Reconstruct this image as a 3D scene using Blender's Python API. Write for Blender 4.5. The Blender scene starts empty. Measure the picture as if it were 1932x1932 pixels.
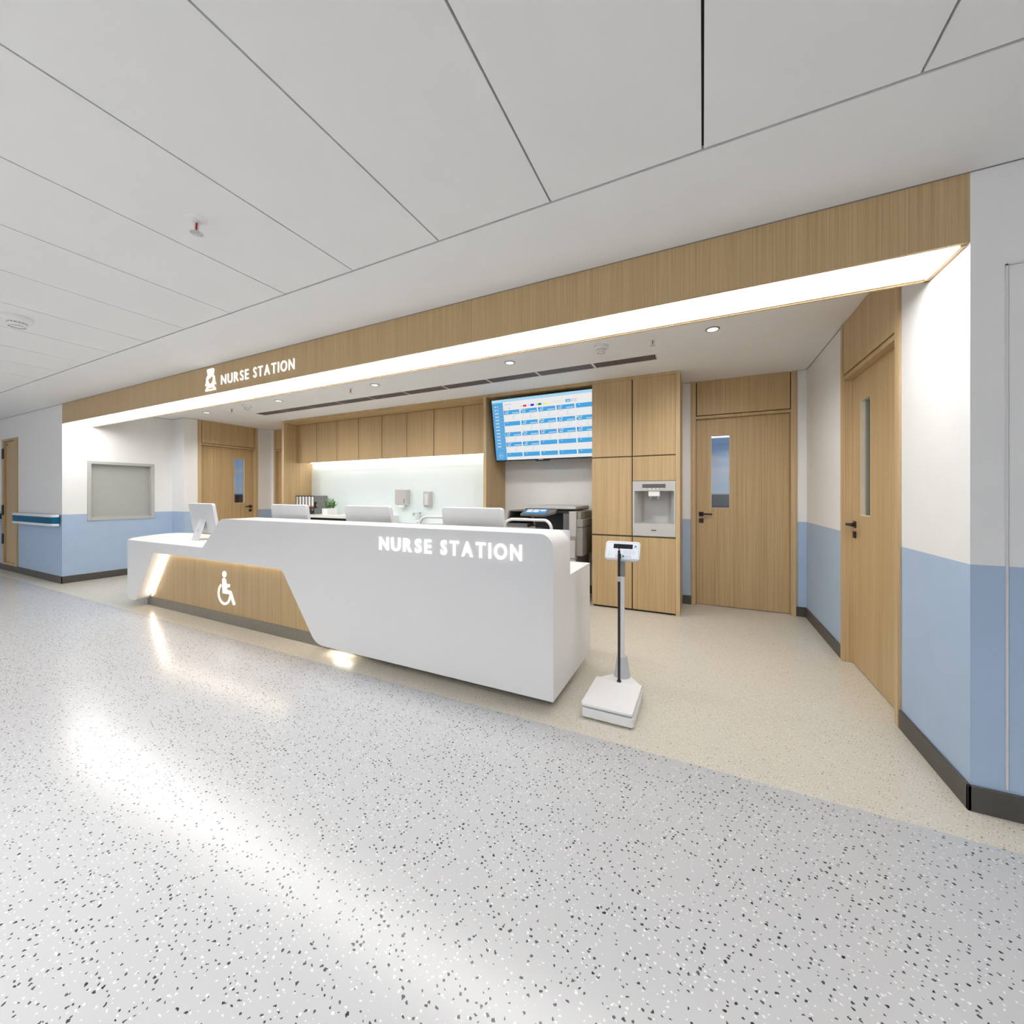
import bpy, bmesh, math, random
from mathutils import Vector
random.seed(7)
SC = bpy.context.scene
COL = SC.collection
PI = math.pi

# ------------------------------------------------------------------ materials
def new_mat(name):
    m = bpy.data.materials.new(name); m.use_nodes = True
    nt = m.node_tree; nt.nodes.clear()
    out = nt.nodes.new('ShaderNodeOutputMaterial')
    return m, nt, out

def principled(name, col, rough=0.5, metal=0.0, spec=0.5, noise=0.03, nscale=12.0, emis=None, estr=0.0):
    m, nt, out = new_mat(name)
    b = nt.nodes.new('ShaderNodeBsdfPrincipled')
    nt.links.new(b.outputs[0], out.inputs[0])
    b.inputs['Roughness'].default_value = rough
    b.inputs['Metallic'].default_value = metal
    b.inputs['Specular IOR Level'].default_value = spec
    if noise > 0:
        tc = nt.nodes.new('ShaderNodeTexCoord')
        n = nt.nodes.new('ShaderNodeTexNoise'); n.inputs['Scale'].default_value = nscale
        n.inputs['Detail'].default_value = 3
        r = nt.nodes.new('ShaderNodeValToRGB')
        c0 = [max(0, c * (1 - noise)) for c in col]; c1 = [min(1, c * (1 + noise)) for c in col]
        r.color_ramp.elements[0].color = (*c0, 1); r.color_ramp.elements[1].color = (*c1, 1)
        r.color_ramp.elements[0].position = .3; r.color_ramp.elements[1].position = .7
        nt.links.new(tc.outputs['Object'], n.inputs['Vector'])
        nt.links.new(n.outputs[0], r.inputs[0])
        nt.links.new(r.outputs[0], b.inputs['Base Color'])
    else:
        b.inputs['Base Color'].default_value = (*col, 1)
    if emis:
        b.inputs['Emission Color'].default_value = (*emis, 1)
        b.inputs['Emission Strength'].default_value = estr
    return m

def emission(name, col, strength):
    m, nt, out = new_mat(name)
    e = nt.nodes.new('ShaderNodeEmission')
    e.inputs[0].default_value = (*col, 1); e.inputs[1].default_value = strength
    nt.links.new(e.outputs[0], out.inputs[0])
    return m

def wood(name, dark, light, rough=0.42, streak=None):
    m, nt, out = new_mat(name)
    b = nt.nodes.new('ShaderNodeBsdfPrincipled'); nt.links.new(b.outputs[0], out.inputs[0])
    b.inputs['Roughness'].default_value = rough
    b.inputs['Specular IOR Level'].default_value = 0.3
    tc = nt.nodes.new('ShaderNodeTexCoord')
    mp = nt.nodes.new('ShaderNodeMapping'); mp.inputs['Scale'].default_value = (150, 150, 1.0)
    nt.links.new(tc.outputs['Object'], mp.inputs[0])
    n1 = nt.nodes.new('ShaderNodeTexNoise'); n1.inputs['Scale'].default_value = 1.0
    n1.inputs['Detail'].default_value = 5; n1.inputs['Roughness'].default_value = .65
    nt.links.new(mp.outputs[0], n1.inputs['Vector'])
    mp2 = nt.nodes.new('ShaderNodeMapping'); mp2.inputs['Scale'].default_value = (9, 9, .35)
    nt.links.new(tc.outputs['Object'], mp2.inputs[0])
    n2 = nt.nodes.new('ShaderNodeTexNoise'); n2.inputs['Scale'].default_value = 1.0; n2.inputs['Detail'].default_value = 2
    nt.links.new(mp2.outputs[0], n2.inputs['Vector'])
    mx = nt.nodes.new('ShaderNodeMath'); mx.operation = 'MULTIPLY_ADD'
    nt.links.new(n2.outputs[0], mx.inputs[0]); mx.inputs[1].default_value = .22
    nt.links.new(n1.outputs[0], mx.inputs[2])
    r = nt.nodes.new('ShaderNodeValToRGB')
    r.color_ramp.elements[0].position = .40; r.color_ramp.elements[0].color = (*dark, 1)
    r.color_ramp.elements[1].position = .82; r.color_ramp.elements[1].color = (*light, 1)
    nt.links.new(mx.outputs[0], r.inputs[0])
    nt.links.new(r.outputs[0], b.inputs['Base Color'])
    return m

def terrazzo(name, base, chip, white, scale, rad, pdark, pwhite, rough):
    m, nt, out = new_mat(name)
    L = nt.links
    b = nt.nodes.new('ShaderNodeBsdfPrincipled'); L.new(b.outputs[0], out.inputs[0])
    b.inputs['Roughness'].default_value = rough
    b.inputs['Specular IOR Level'].default_value = 0.42
    tc = nt.nodes.new('ShaderNodeTexCoord')
    nz = nt.nodes.new('ShaderNodeTexNoise'); nz.inputs['Scale'].default_value = 120
    L.new(tc.outputs['Object'], nz.inputs['Vector'])
    sb = nt.nodes.new('ShaderNodeVectorMath'); sb.operation = 'SUBTRACT'; sb.inputs[1].default_value = (.5, .5, .5)
    L.new(nz.outputs['Color'], sb.inputs[0])
    ml = nt.nodes.new('ShaderNodeVectorMath'); ml.operation = 'SCALE'; ml.inputs['Scale'].default_value = .012
    L.new(sb.outputs[0], ml.inputs[0])
    ad = nt.nodes.new('ShaderNodeVectorMath'); ad.operation = 'ADD'
    L.new(tc.outputs['Object'], ad.inputs[0]); L.new(ml.outputs[0], ad.inputs[1])
    # dark chips and white chips from two cell patterns
    col = None
    def chips(sc, r, p, off):
        mp = nt.nodes.new('ShaderNodeMapping'); mp.inputs['Location'].default_value = (off, off * .7, 0)
        mp.inputs['Scale'].default_value = (1, 1.25, 1); mp.inputs['Rotation'].default_value = (0, 0, off)
        L.new(ad.outputs[0], mp.inputs[0])
        v = nt.nodes.new('ShaderNodeTexVoronoi'); v.voronoi_dimensions = '2D'
        v.inputs['Scale'].default_value = sc
        L.new(mp.outputs[0], v.inputs['Vector'])
        sp = nt.nodes.new('ShaderNodeSeparateColor'); L.new(v.outputs['Color'], sp.inputs[0])
        # chip radius varies cell by cell
        rr = nt.nodes.new('ShaderNodeMath'); rr.operation = 'MULTIPLY_ADD'
        L.new(sp.outputs[1], rr.inputs[0]); rr.inputs[1].default_value = r * .8; rr.inputs[2].default_value = r * .55
        lt = nt.nodes.new('ShaderNodeMath'); lt.operation = 'LESS_THAN'
        L.new(v.outputs['Distance'], lt.inputs[0]); L.new(rr.outputs[0], lt.inputs[1])
        g = nt.nodes.new('ShaderNodeMath'); g.operation = 'LESS_THAN'; L.new(sp.outputs[0], g.inputs[0]); g.inputs[1].default_value = p
        mu = nt.nodes.new('ShaderNodeMath'); mu.operation = 'MULTIPLY'
        L.new(lt.outputs[0], mu.inputs[0]); L.new(g.outputs[0], mu.inputs[1])
        return mu.outputs[0], sp.outputs[2]
    cl = nt.nodes.new('ShaderNodeTexNoise'); cl.inputs['Scale'].default_value = 3; cl.inputs['Detail'].default_value = 2
    L.new(tc.outputs['Object'], cl.inputs['Vector'])
    rb = nt.nodes.new('ShaderNodeValToRGB')
    rb.color_ramp.elements[0].color = (*[c * .97 for c in base], 1); rb.color_ramp.elements[1].color = (*[min(1, c * 1.03) for c in base], 1)
    L.new(cl.outputs[0], rb.inputs[0])
    m1 = nt.nodes.new('ShaderNodeMix'); m1.data_type = 'RGBA'
    f, tone = chips(scale * 1.15, rad * .95, pwhite, 1.7)
    L.new(f, m1.inputs['Factor']); L.new(rb.outputs[0], m1.inputs[6]); m1.inputs[7].default_value = (*white, 1)
    m2 = nt.nodes.new('ShaderNodeMix'); m2.data_type = 'RGBA'
    f, tone = chips(scale, rad, pdark, .35)
    rc = nt.nodes.new('ShaderNodeValToRGB')
    rc.color_ramp.elements[0].color = (*chip, 1); rc.color_ramp.elements[1].color = (*[min(1, c * 2.6 + .04) for c in chip], 1)
    L.new(tone, rc.inputs[0])
    L.new(f, m2.inputs['Factor']); L.new(m1.outputs[2], m2.inputs[6]); L.new(rc.outputs[0], m2.inputs[7])
    L.new(m2.outputs[2], b.inputs['Base Color'])
    return m

def glass(name, tint=(.8, .86, .9), refl=.10):
    m, nt, out = new_mat(name)
    t = nt.nodes.new('ShaderNodeBsdfTransparent'); t.inputs[0].default_value = (*tint, 1)
    g = nt.nodes.new('ShaderNodeBsdfGlossy'); g.inputs['Roughness'].default_value = .02
    x = nt.nodes.new('ShaderNodeMixShader'); x.inputs[0].default_value = refl
    nt.links.new(t.outputs[0], x.inputs[1]); nt.links.new(g.outputs[0], x.inputs[2]); nt.links.new(x.outputs[0], out.inputs[0])
    return m

def mesh_fabric(name, col):
    m, nt, out = new_mat(name)
    t = nt.nodes.new('ShaderNodeBsdfTransparent')
    d = nt.nodes.new('ShaderNodeBsdfPrincipled'); d.inputs['Base Color'].default_value = (*col, 1); d.inputs['Roughness'].default_value = .7
    tc = nt.nodes.new('ShaderNodeTexCoord')
    ck = nt.nodes.new('ShaderNodeTexChecker'); ck.inputs['Scale'].default_value = 160
    nt.links.new(tc.outputs['Object'], ck.inputs['Vector'])
    mu = nt.nodes.new('ShaderNodeMath'); mu.operation = 'MULTIPLY_ADD'; mu.inputs[1].default_value = .35; mu.inputs[2].default_value = .12
    nt.links.new(ck.outputs['Fac'], mu.inputs[0])
    x = nt.nodes.new('ShaderNodeMixShader')
    nt.links.new(mu.outputs[0], x.inputs[0]); nt.links.new(t.outputs[0], x.inputs[1]); nt.links.new(d.outputs[0], x.inputs[2])
    nt.links.new(x.outputs[0], out.inputs[0])
    return m

M = {}
M['wall_white'] = principled('wall_white', (.80, .795, .785), .6, noise=.012, nscale=5, spec=.3)
M['wall_blue'] = principled('wall_blue', (.395, .505, .665), .55, noise=.02, nscale=6, spec=.3)
M['ceiling'] = principled('ceiling_white', (.80, .795, .785), .8, noise=.01, nscale=4, spec=.2)
M['ceil_dark'] = principled('ceiling_joint', (.035, .035, .035), .7, noise=0)
M['base_grey'] = principled('skirting_grey', (.075, .068, .06), .45, noise=.05)
M['oak'] = wood('oak_veneer', (.40, .272, .133), (.60, .44, .243))
M['oak_edge'] = wood('oak_edge', (.43, .305, .16), (.65, .49, .295))
M['groove'] = principled('dark_groove', (.06, .035, .015), .7, noise=0)
M['floor_grey'] = terrazzo('grey_terrazzo', (.47, .47, .475), (.02, .02, .024), (.68, .68, .68), 54, .18, .34, .34, .20)
M['floor_beige'] = terrazzo('beige_terrazzo', (.585, .553, .478), (.22, .14, .05), (.80, .75, .66), 80, .18, .38, .40, .24)
M['solid_white'] = principled('white_solid_surface', (.785, .78, .775), .32, noise=.008, nscale=3)
M['cheek'] = principled('white_inner_edge', (.80, .77, .73), .45, noise=.01)
M['bead'] = principled('lit_window_bead', (.78, .69, .52), .5, noise=.02)  # brighter cream than the oak: light on the reveal painted in
M['trim_grey'] = principled('shadow_line', (.22, .21, .20), .7, noise=0)
M['steel'] = principled('brushed_steel', (.30, .28, .25), .38, metal=.7, noise=.06, nscale=40)
M['chrome'] = principled('chrome', (.75, .75, .76), .18, metal=1.0, noise=0)
M['white_plastic'] = principled('white_plastic', (.80, .80, .80), .35, noise=.01)
M['silver'] = principled('silver_aluminium', (.70, .70, .71), .35, metal=.15, noise=.015)
M['black'] = principled('black_plastic', (.012, .012, .013), .4, noise=.1)
M['handle'] = principled('black_handle', (.022, .020, .019), .4, metal=.3, noise=.05)
M['screen_black'] = principled('dark_screen', (.012, .013, .018), .12, noise=0)
M['shutter'] = principled('grey_shutter', (.42, .425, .405), .5, noise=.015, nscale=4)
M['shutter_frame'] = principled('grey_frame', (.46, .465, .445), .4, noise=.015, nscale=4)
M['light'] = emission('light_panel', (1, .995, .985), 11.0)
M['led_warm'] = emission('led_warm', (1.0, .91, .76), 26.0)
M['led_soft'] = emission('led_soft', (1.0, .90, .74), 20.0)
M['led_white'] = emission('led_white', (1.0, .985, .96), 14.0)
M['sign_white_glow'] = principled('sign_white_glow', (.9, .9, .9), .4, noise=.005, emis=(1, .99, .97), estr=.7)  # emission added so letters and pictograms read whiter
M['sign_glow'] = emission('sign_halo', (1, .93, .88), 1.2)
M['blue_rail'] = principled('rail_blue', (.001, .11, .22), .45, noise=.03, spec=.2)
M['glass'] = glass('door_glass', (.80, .84, .88), .10)
M['splash'] = principled('pale_cyan_glass', (.755, .835, .84), .12, noise=.01, nscale=2, spec=.5)
M['printer_grey'] = principled('printer_grey', (.25, .238, .215), .5, noise=.02)
M['printer_light'] = principled('printer_light', (.46, .45, .43), .45, noise=.02)
M['printer_dark'] = principled('printer_dark', (.045, .046, .05), .5, noise=.05)
M['printer_mid'] = principled('printer_mid', (.14, .14, .145), .5, noise=.05)
M['ui_white'] = emission('screen_white', (.86, .86, .87), .84)
M['ui_blue'] = emission('screen_blue', (.075, .40, .78), .84)
M['ui_lblue'] = emission('screen_light_blue', (.40, .70, .90), .84)
M['ui_side'] = emission('screen_sidebar_blue', (.12, .40, .73), .84)
M['ui_red'] = emission('screen_red', (.75, .03, .03), 1.0)
M['ui_dblue'] = emission('screen_dark_blue', (.01, .01, .65), 1.0)
M['ui_green'] = emission('screen_green', (.0, .25, .02), 1.0)
M['ui_yellow'] = emission('screen_yellow', (.85, .78, .12), 1.0)
M['ui_grey'] = emission('screen_grey', (.45, .45, .46), .84)
M['ui_lgrey'] = emission('screen_light_grey', (.66, .66, .66), .84)
M['ui_pink'] = emission('screen_pink', (.85, .55, .55), 1.0)
M['vent'] = principled('vent_dark', (.055, .045, .05), .5, noise=.05)
M['vent_slat'] = principled('vent_slat', (.20, .165, .175), .45, noise=.05)
M['sprink_metal'] = principled('sprinkler_metal', (.55, .55, .55), .35, metal=.3, noise=.03)
M['red_glass'] = principled('red_bulb', (.55, .01, .015), .15, noise=0)
M['leaf'] = principled('leaf_green', (.075, .26, .03), .5, noise=.45, nscale=30)
M['soil'] = principled('soil', (.03, .02, .012), .9, noise=.3, nscale=60)
M['pot'] = principled('white_pot', (.82, .81, .80), .4, noise=.01)
M['binder_black'] = principled('binder_black', (.014, .016, .016), .5, noise=.1)
M['binder_grey'] = principled('binder_marbled_grey', (.20, .20, .20), .7, noise=.35, nscale=90)
M['paper'] = principled('paper_label', (.85, .85, .84), .7, noise=.005)
M['orange'] = principled('orange_band', (.75, .25, .10), .6, noise=.02)
M['dispenser'] = principled('dispenser_grey_white', (.52, .515, .50), .4, noise=.01)
M['disp_dark'] = principled('dispenser_dark', (.11, .11, .11), .35, noise=.03)
M['scale_grey'] = principled('scale_grey', (.30, .30, .31), .45, noise=.02)
M['scale_lgrey'] = principled('scale_light_grey', (.52, .53, .55), .4, noise=.02)
M['face_white'] = principled('membrane_white', (.74, .76, .84), .35, noise=.005)
M['btn_violet'] = principled('button_violet', (.33, .34, .62), .4, noise=.0)
M['btn_green'] = principled('button_green', (.0, .33, .12), .4, noise=.0)
M['pale_green'] = principled('sticker_green', (.45, .75, .58), .5, noise=.0)
M['pale_yellow'] = principled('mark_yellow', (.70, .64, .38), .5, noise=.0)
M['mark_blue'] = principled('mark_blue', (.07, .27, .55), .5, noise=.0)
M['text_grey'] = principled('text_grey', (.55, .56, .62), .6, noise=.0)
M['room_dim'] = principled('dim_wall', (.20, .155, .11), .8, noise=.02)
M['beacon'] = emission('downlight', (1, .97, .92), 1.3)
M['downring'] = principled('downlight_ring', (.20, .20, .20), .3, metal=.6, noise=.02)
M['fabric_mesh'] = mesh_fabric('chair_mesh', (.42, .42, .42))
M['seat_grey'] = principled('seat_fabric', (.20, .20, .21), .85, noise=.1, nscale=80)

# ------------------------------------------------------------------ mesh builder
class MB:
    def __init__(s): s.v = []; s.f = []; s.m = []; s.mats = []; s.smooth = []
    def mi(s, mat):
        if mat not in s.mats: s.mats.append(mat)
        return s.mats.index(mat)
    def add(s, vs, fs, mat, smooth=False):
        o = len(s.v); s.v += [tuple(p) for p in vs]; k = s.mi(mat)
        for f in fs: s.f.append([i + o for i in f]); s.m.append(k); s.smooth.append(smooth)
        return s
    def box(s, x0, x1, y0, y1, z0, z1, mat):
        vs = [(x, y, z) for z in (z0, z1) for y in (y0, y1) for x in (x0, x1)]
        return s.add(vs, [(0, 2, 3, 1), (4, 5, 7, 6), (0, 1, 5, 4), (2, 6, 7, 3), (0, 4, 6, 2), (1, 3, 7, 5)], mat)
    def prism(s, poly, axis, lo, hi, mat, capmat=None, smooth=False):
        # poly in the two other axes: axis 'y' -> (x,z), 'z' -> (x,y), 'x' -> (y,z)
        def pt(a, b, c):
            return {'y': (a, c, b), 'z': (a, b, c), 'x': (c, a, b)}[axis]
        n = len(poly)
        vs = [pt(a, b, lo) for a, b in poly] + [pt(a, b, hi) for a, b in poly]
        s.add(vs, [tuple(range(n))[::-1], tuple(range(n, 2 * n))], capmat or mat)
        o = len(s.v) - 2 * n; k = s.mi(mat)
        for i in range(n):
            j = (i + 1) % n
            s.f.append([o + i, o + j, o + n + j, o + n + i]); s.m.append(k); s.smooth.append(smooth)
        return s
    def tube(s, pts, r, mat, seg=10, closed=False):
        pts = [Vector(p) for p in pts]; n = len(pts)
        rs = r if isinstance(r, (list, tuple)) else [r] * n
        rings = []; up = None
        for i, p in enumerate(pts):
            if closed: t = pts[(i + 1) % n] - pts[i - 1]
            else: t = (pts[min(i + 1, n - 1)] - pts[max(i - 1, 0)])
            t.normalize()
            if up is None:
                up = Vector((0, 0, 1)) if abs(t.z) < .9 else Vector((1, 0, 0))
            a = t.cross(up); a.normalize(); b = a.cross(t); b.normalize(); up = b
            rings.append([p + a * math.cos(2 * PI * k / seg) * rs[i] + b * math.sin(2 * PI * k / seg) * rs[i] for k in range(seg)])
        vs = [q for rg in rings for q in rg]; fs = []
        for i in range(n if closed else n - 1):
            j = (i + 1) % n
            for k in range(seg):
                l = (k + 1) % seg
                fs.append((i * seg + k, i * seg + l, j * seg + l, j * seg + k))
        s.add(vs, fs, mat, True)
        if not closed:
            s.add(rings[0], [tuple(range(seg))[::-1]], mat); s.add(rings[-1], [tuple(range(seg))], mat)
        return s
    def lathe(s, prof, mat, c=(0, 0, 0), seg=28, smooth=True):
        vs = []; fs = []
        for r, z in prof:
            for k in range(seg):
                a = 2 * PI * k / seg; vs.append((c[0] + r * math.cos(a), c[1] + r * math.sin(a), c[2] + z))
        for i in range(len(prof) - 1):
            for k in range(seg):
                l = (k + 1) % seg
                fs.append((i * seg + k, i * seg + l, (i + 1) * seg + l, (i + 1) * seg + k))
        s.add(vs, fs, mat, smooth)
        n = len(prof)
        s.add(vs[:seg], [tuple(range(seg))[::-1]], mat); s.add(vs[-seg:], [tuple(range(seg))], mat)
        return s
    def build(s, name, parent=None, bevel=0, seg=2, loc=None, recalc=True):
        off = Vector((0, 0, 0))
        if parent is not None:
            q = parent
            while q is not None: off += q.location; q = q.parent
        elif loc is not None: off = Vector(loc)
        me = bpy.data.meshes.new(name)
        me.from_pydata([Vector(p) - off for p in s.v], [], s.f)
        for m in s.mats: me.materials.append(M[m])
        me.polygons.foreach_set('material_index', s.m)
        me.polygons.foreach_set('use_smooth', s.smooth)
        if recalc:
            bm = bmesh.new(); bm.from_mesh(me)
            bmesh.ops.recalc_face_normals(bm, faces=bm.faces)
            bm.to_mesh(me); bm.free()
        me.update()
        if recalc:
            me.polygons.foreach_set('use_smooth', [True] * len(me.polygons)); me.set_sharp_from_angle(angle=math.radians(32))
        o = bpy.data.objects.new(name, me); COL.objects.link(o)
        if parent is not None: o.parent = parent
        elif loc is not None: o.location = loc
        if bevel:
            b = o.modifiers.new('bevel', 'BEVEL'); b.width = bevel; b.segments = seg; b.limit_method = 'ANGLE'; b.angle_limit = math.radians(40)
        return o

def fillet(pts, n=7):
    # pts: (x, y, radius)
    out = []; N = len(pts)
    for i in range(N):
        p = Vector(pts[i][:2]); r = pts[i][2] if len(pts[i]) > 2 else 0
        if r <= 0: out.append((p.x, p.y)); continue
        a = (Vector(pts[i - 1][:2]) - p).normalized(); b = (Vector(pts[(i + 1) % N][:2]) - p).normalized()
        ang = a.angle(b); d = r / math.tan(ang / 2)
        bis = (a + b).normalized(); c = p + bis * (r / math.sin(ang / 2))
        s0 = p + a * d - c; e0 = p + b * d - c
        a0 = math.atan2(s0.y, s0.x); a1 = math.atan2(e0.y, e0.x)
        da = (a1 - a0 + PI) % (2 * PI) - PI
        for k in range(n + 1):
            t = a0 + da * k / n; out.append((c.x + r * math.cos(t), c.y + r * math.sin(t)))
    return out

def rrect(x0, x1, y0, y1, r, n=5):
    return fillet([(x0, y0, r), (x1, y0, r), (x1, y1, r), (x0, y1, r)], n)

def thing(name, label, cat, loc=(0, 0, 0), group=None):
    o = bpy.data.objects.new(name, None); COL.objects.link(o); o.location = loc
    o.empty_display_size = .1
    o['label'] = label; o['category'] = cat
    if group: o['group'] = group
    return o
def tag(o, label, cat, group=None):
    o['label'] = label; o['category'] = cat
    if group: o['group'] = group
    return o
def struct(o, label=None):
    o['kind'] = 'structure'
    if label: o['label'] = label
    return o
def dup(root, loc, label, group=None):
    r = root.copy(); COL.objects.link(r); r.location = loc; r['label'] = label
    if group: r['group'] = group
    for ch in list(root.children):
        c = ch.copy(); COL.objects.link(c); c.parent = r
        for g in list(ch.children):
            d = g.copy(); COL.objects.link(d); d.parent = c
    return r

# ------------------------------------------------------------------ key dimensions (metres)
XL, XL2, XR = -8.12, -7.726, .957       # left wall, left door wall, right wall
YF, YJ, YB = 2.20, 3.472, 4.93          # corridor wall plane, jog, back wall
ZC, ZBLUE, ZBASE = 2.535, .974, .10
XW, XE, YS = -15.0, 6.0, -1.0           # corridor ends and opposite wall

# ------------------------------------------------------------------ walls
def wall(name, axis, face, back, s0, s1, openings=(), label=None):
    """box wall with rectangular openings (a,b,z0,z1); lower part blue, upper part white"""
    cs = sorted({s0, s1, *[o[0] for o in openings], *[o[1] for o in openings]})
    zs = sorted({0, ZBLUE, ZC + .1, *[o[2] for o in openings], *[o[3] for o in openings]})
    mb = MB(); lo, hi = min(face, back), max(face, back)
    for i in range(len(cs) - 1):
        for k in range(len(zs) - 1):
            cm, zm = (cs[i] + cs[i + 1]) / 2, (zs[k] + zs[k + 1]) / 2
            if any(o[0] < cm < o[1] and o[2] < zm < o[3] for o in openings): continue
            mat = 'wall_blue' if zm < ZBLUE else 'wall_white'
            if axis == 'x': mb.box(lo, hi, cs[i], cs[i + 1], zs[k], zs[k + 1], mat)
            else: mb.box(cs[i], cs[i + 1], lo, hi, zs[k], zs[k + 1], mat)
    return struct(mb.build(name, recalc=False), label)

DZ = 2.60
win = (2.492, 3.189, .915, 1.712)
wall('wall_left', 'x', XL, XL - .15, YF + .15, YJ + .15, [(win[0] - .043, win[1] + .043, win[2] - .043, win[3] + .043)], 'white and blue side wall of the nurse station left bay')
wall('wall_left_jog', 'y', YJ, YJ + .15, XL, XL2, (), 'short white and blue return wall in the left corner')
wall('wall_left_door', 'x', XL2, XL2 - .15, YJ + .15, YB + .15, [(3.665, 4.655, 0, DZ)], 'white and blue wall around the left oak door')
wall('wall_back', 'y', YB, YB + .15, XL2, XR, [(-7.64, -6.65, 0, DZ), (-.117, .868, 0, DZ)], 'rear wall of the nurse station')
wall('wall_right', 'x', XR, XR + .15, YF + .15, YB + .15, [(2.80, 3.792, 0, DZ)], 'white and blue wall on the right with an oak door')
wall('wall_corridor_left', 'y', YF, YF + .15, XW, XL, [(-10.611, -9.892, .097, 2.18)], 'corridor wall on the far left, white over blue')
wall('wall_corridor_right', 'y', YF, YF + .15, XR, XE, (), 'shaded corridor wall at the right edge')
wall('wall_corridor_front', 'y', YS, YS - .15, XW, XE, (), 'corridor wall behind the viewer')
wall('wall_corridor_west', 'x', XW, XW - .15, YS, YF, (), 'far end wall of the corridor')
wall('wall_corridor_east', 'x', XE, XE + .15, YS, YF, (), 'near end wall of the corridor')

def base(name, segs, label):
    mb = MB()
    for s in segs: mb.box(*s, 0, ZBASE, 'base_grey')
    return struct(mb.build(name, bevel=.002, seg=1), label)
T = .012
base('baseboard_left', [(XL, XL + T, YF - T, YJ)], 'dark grey skirting under the serving window wall')
base('baseboard_left_jog', [(XL, XL2, YJ - T, YJ)], 'dark grey skirting in the left corner')
base('baseboard_left_door', [(XL2, XL2 + T, YJ - T, 3.665), (XL2, XL2 + T, 4.655, YB)], 'dark grey skirting beside the left oak door')
base('baseboard_back', [(XL2, -7.64, YB - T, YB), (-2.497, -1.125, YB - T, YB), (-.207, -.117, YB - T, YB), (.868, XR, YB - T, YB)], 'dark grey skirting along the rear wall')
base('baseboard_right', [(XR - T, XR, YF - T, 2.80), (XR - T, XR, 3.792, YB)], 'dark grey skirting along the right wall')
base('baseboard_corridor_left', [(XW, XL + T, YF - T, YF)], 'dark skirting of the left corridor wall')
base('baseboard_corridor_right', [(XR - T, XE, YF - T, YF)], 'black skirting of the right corridor wall')
base('baseboard_corridor_front', [(XW, XE, YS, YS + T)], 'dark skirting behind the viewer')

# ------------------------------------------------------------------ floor and ceiling
fl = MB()
fl.add([(XW, YS, 0), (XE, YS, 0), (XE, 2.005, 0), (XW, 2.005, 0)], [(0, 1, 2, 3)], 'floor_grey')
fl.add([(XW, 2.005, 0), (XE, 2.005, 0), (XE, YB + .2, 0), (XW, YB + .2, 0)], [(0, 1, 2, 3)], 'floor_beige')
struct(fl.build('floor', recalc=False), 'speckled floor, grey in the corridor and beige at the station')

ce = MB()
ce.box(XW, XE, 1.631, YF + .02, ZC, ZC + .03, 'ceiling')
ce.box(XL - .1, XR + .1, YF + .02, YB + .1, ZC, ZC + .03, 'ceiling')
ce.box(XW, XE, YS, -.412, ZC, ZC + .03, 'ceiling')
ce.box(XW, XE, -.42, 1.64, ZC + .022, ZC + .03, 'ceil_dark')
x = -1.2 - .6 * 23
while x < XE:
    ce.box(x + .004, x + .596, -.40, 1.619, ZC, ZC + .018, 'ceiling'); x += .6
struct(ce.build('ceiling', recalc=False), 'white suspended ceiling with dark panel joints')

mb = MB(); e_ = .003
for q in ((XW, XL, YF - .004, YF), (XR, XE, YF - .004, YF), (XL, XR, YF - .004, YF), (XL, XL + .004, YF + .33, YJ), (XL, XL2, YJ - .004, YJ), (XL2, XL2 + .004, YJ, 3.665), (XL2, XL2 + .004, 4.655, YB),
          (-.2, -.117, YB - .004, YB), (.868, XR, YB - .004, YB), (XR - .004, XR, 3.792, YB), (XR - .004, XR, YF + .33, 2.80)):
    mb.box(*q, ZC - e_, ZC, 'trim_grey')
struct(mb.build('trim_1'), 'thin grey shadow line where walls meet the ceiling')

# ------------------------------------------------------------------ soffit beam with light panel
beam = thing('trim_2', 'long oak beam over the station opening with a bright white light panel underneath', 'beam', (-3.58, YF, 2.26))
beam['kind'] = 'structure'
Y2 = 2.515
mb = MB(); mb.box(XL, XR, YF, YF + .018, 2.258, ZC, 'oak'); mb.box(XL, XR, YF + .018, YF + .03, 2.285, ZC, 'oak')
mb.build('fascia', beam)
mb = MB()
mb.box(XL, XR, Y2 - .012, Y2, 2.252, ZC, 'oak'); mb.box(XL, XR, Y2 - .024, Y2 - .012, 2.258, 2.285, 'oak_edge')
mb.box(XR - .02, XR - .001, YF + .018, Y2, 2.252, 2.285, 'oak_edge')
mb.build('rim', beam)
mb = MB(); mb.box(XL + .002, XR - .02, YF + .018, Y2 - .024, 2.2585, 2.28, 'light')
mb.build('light_diffuser', beam)

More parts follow.
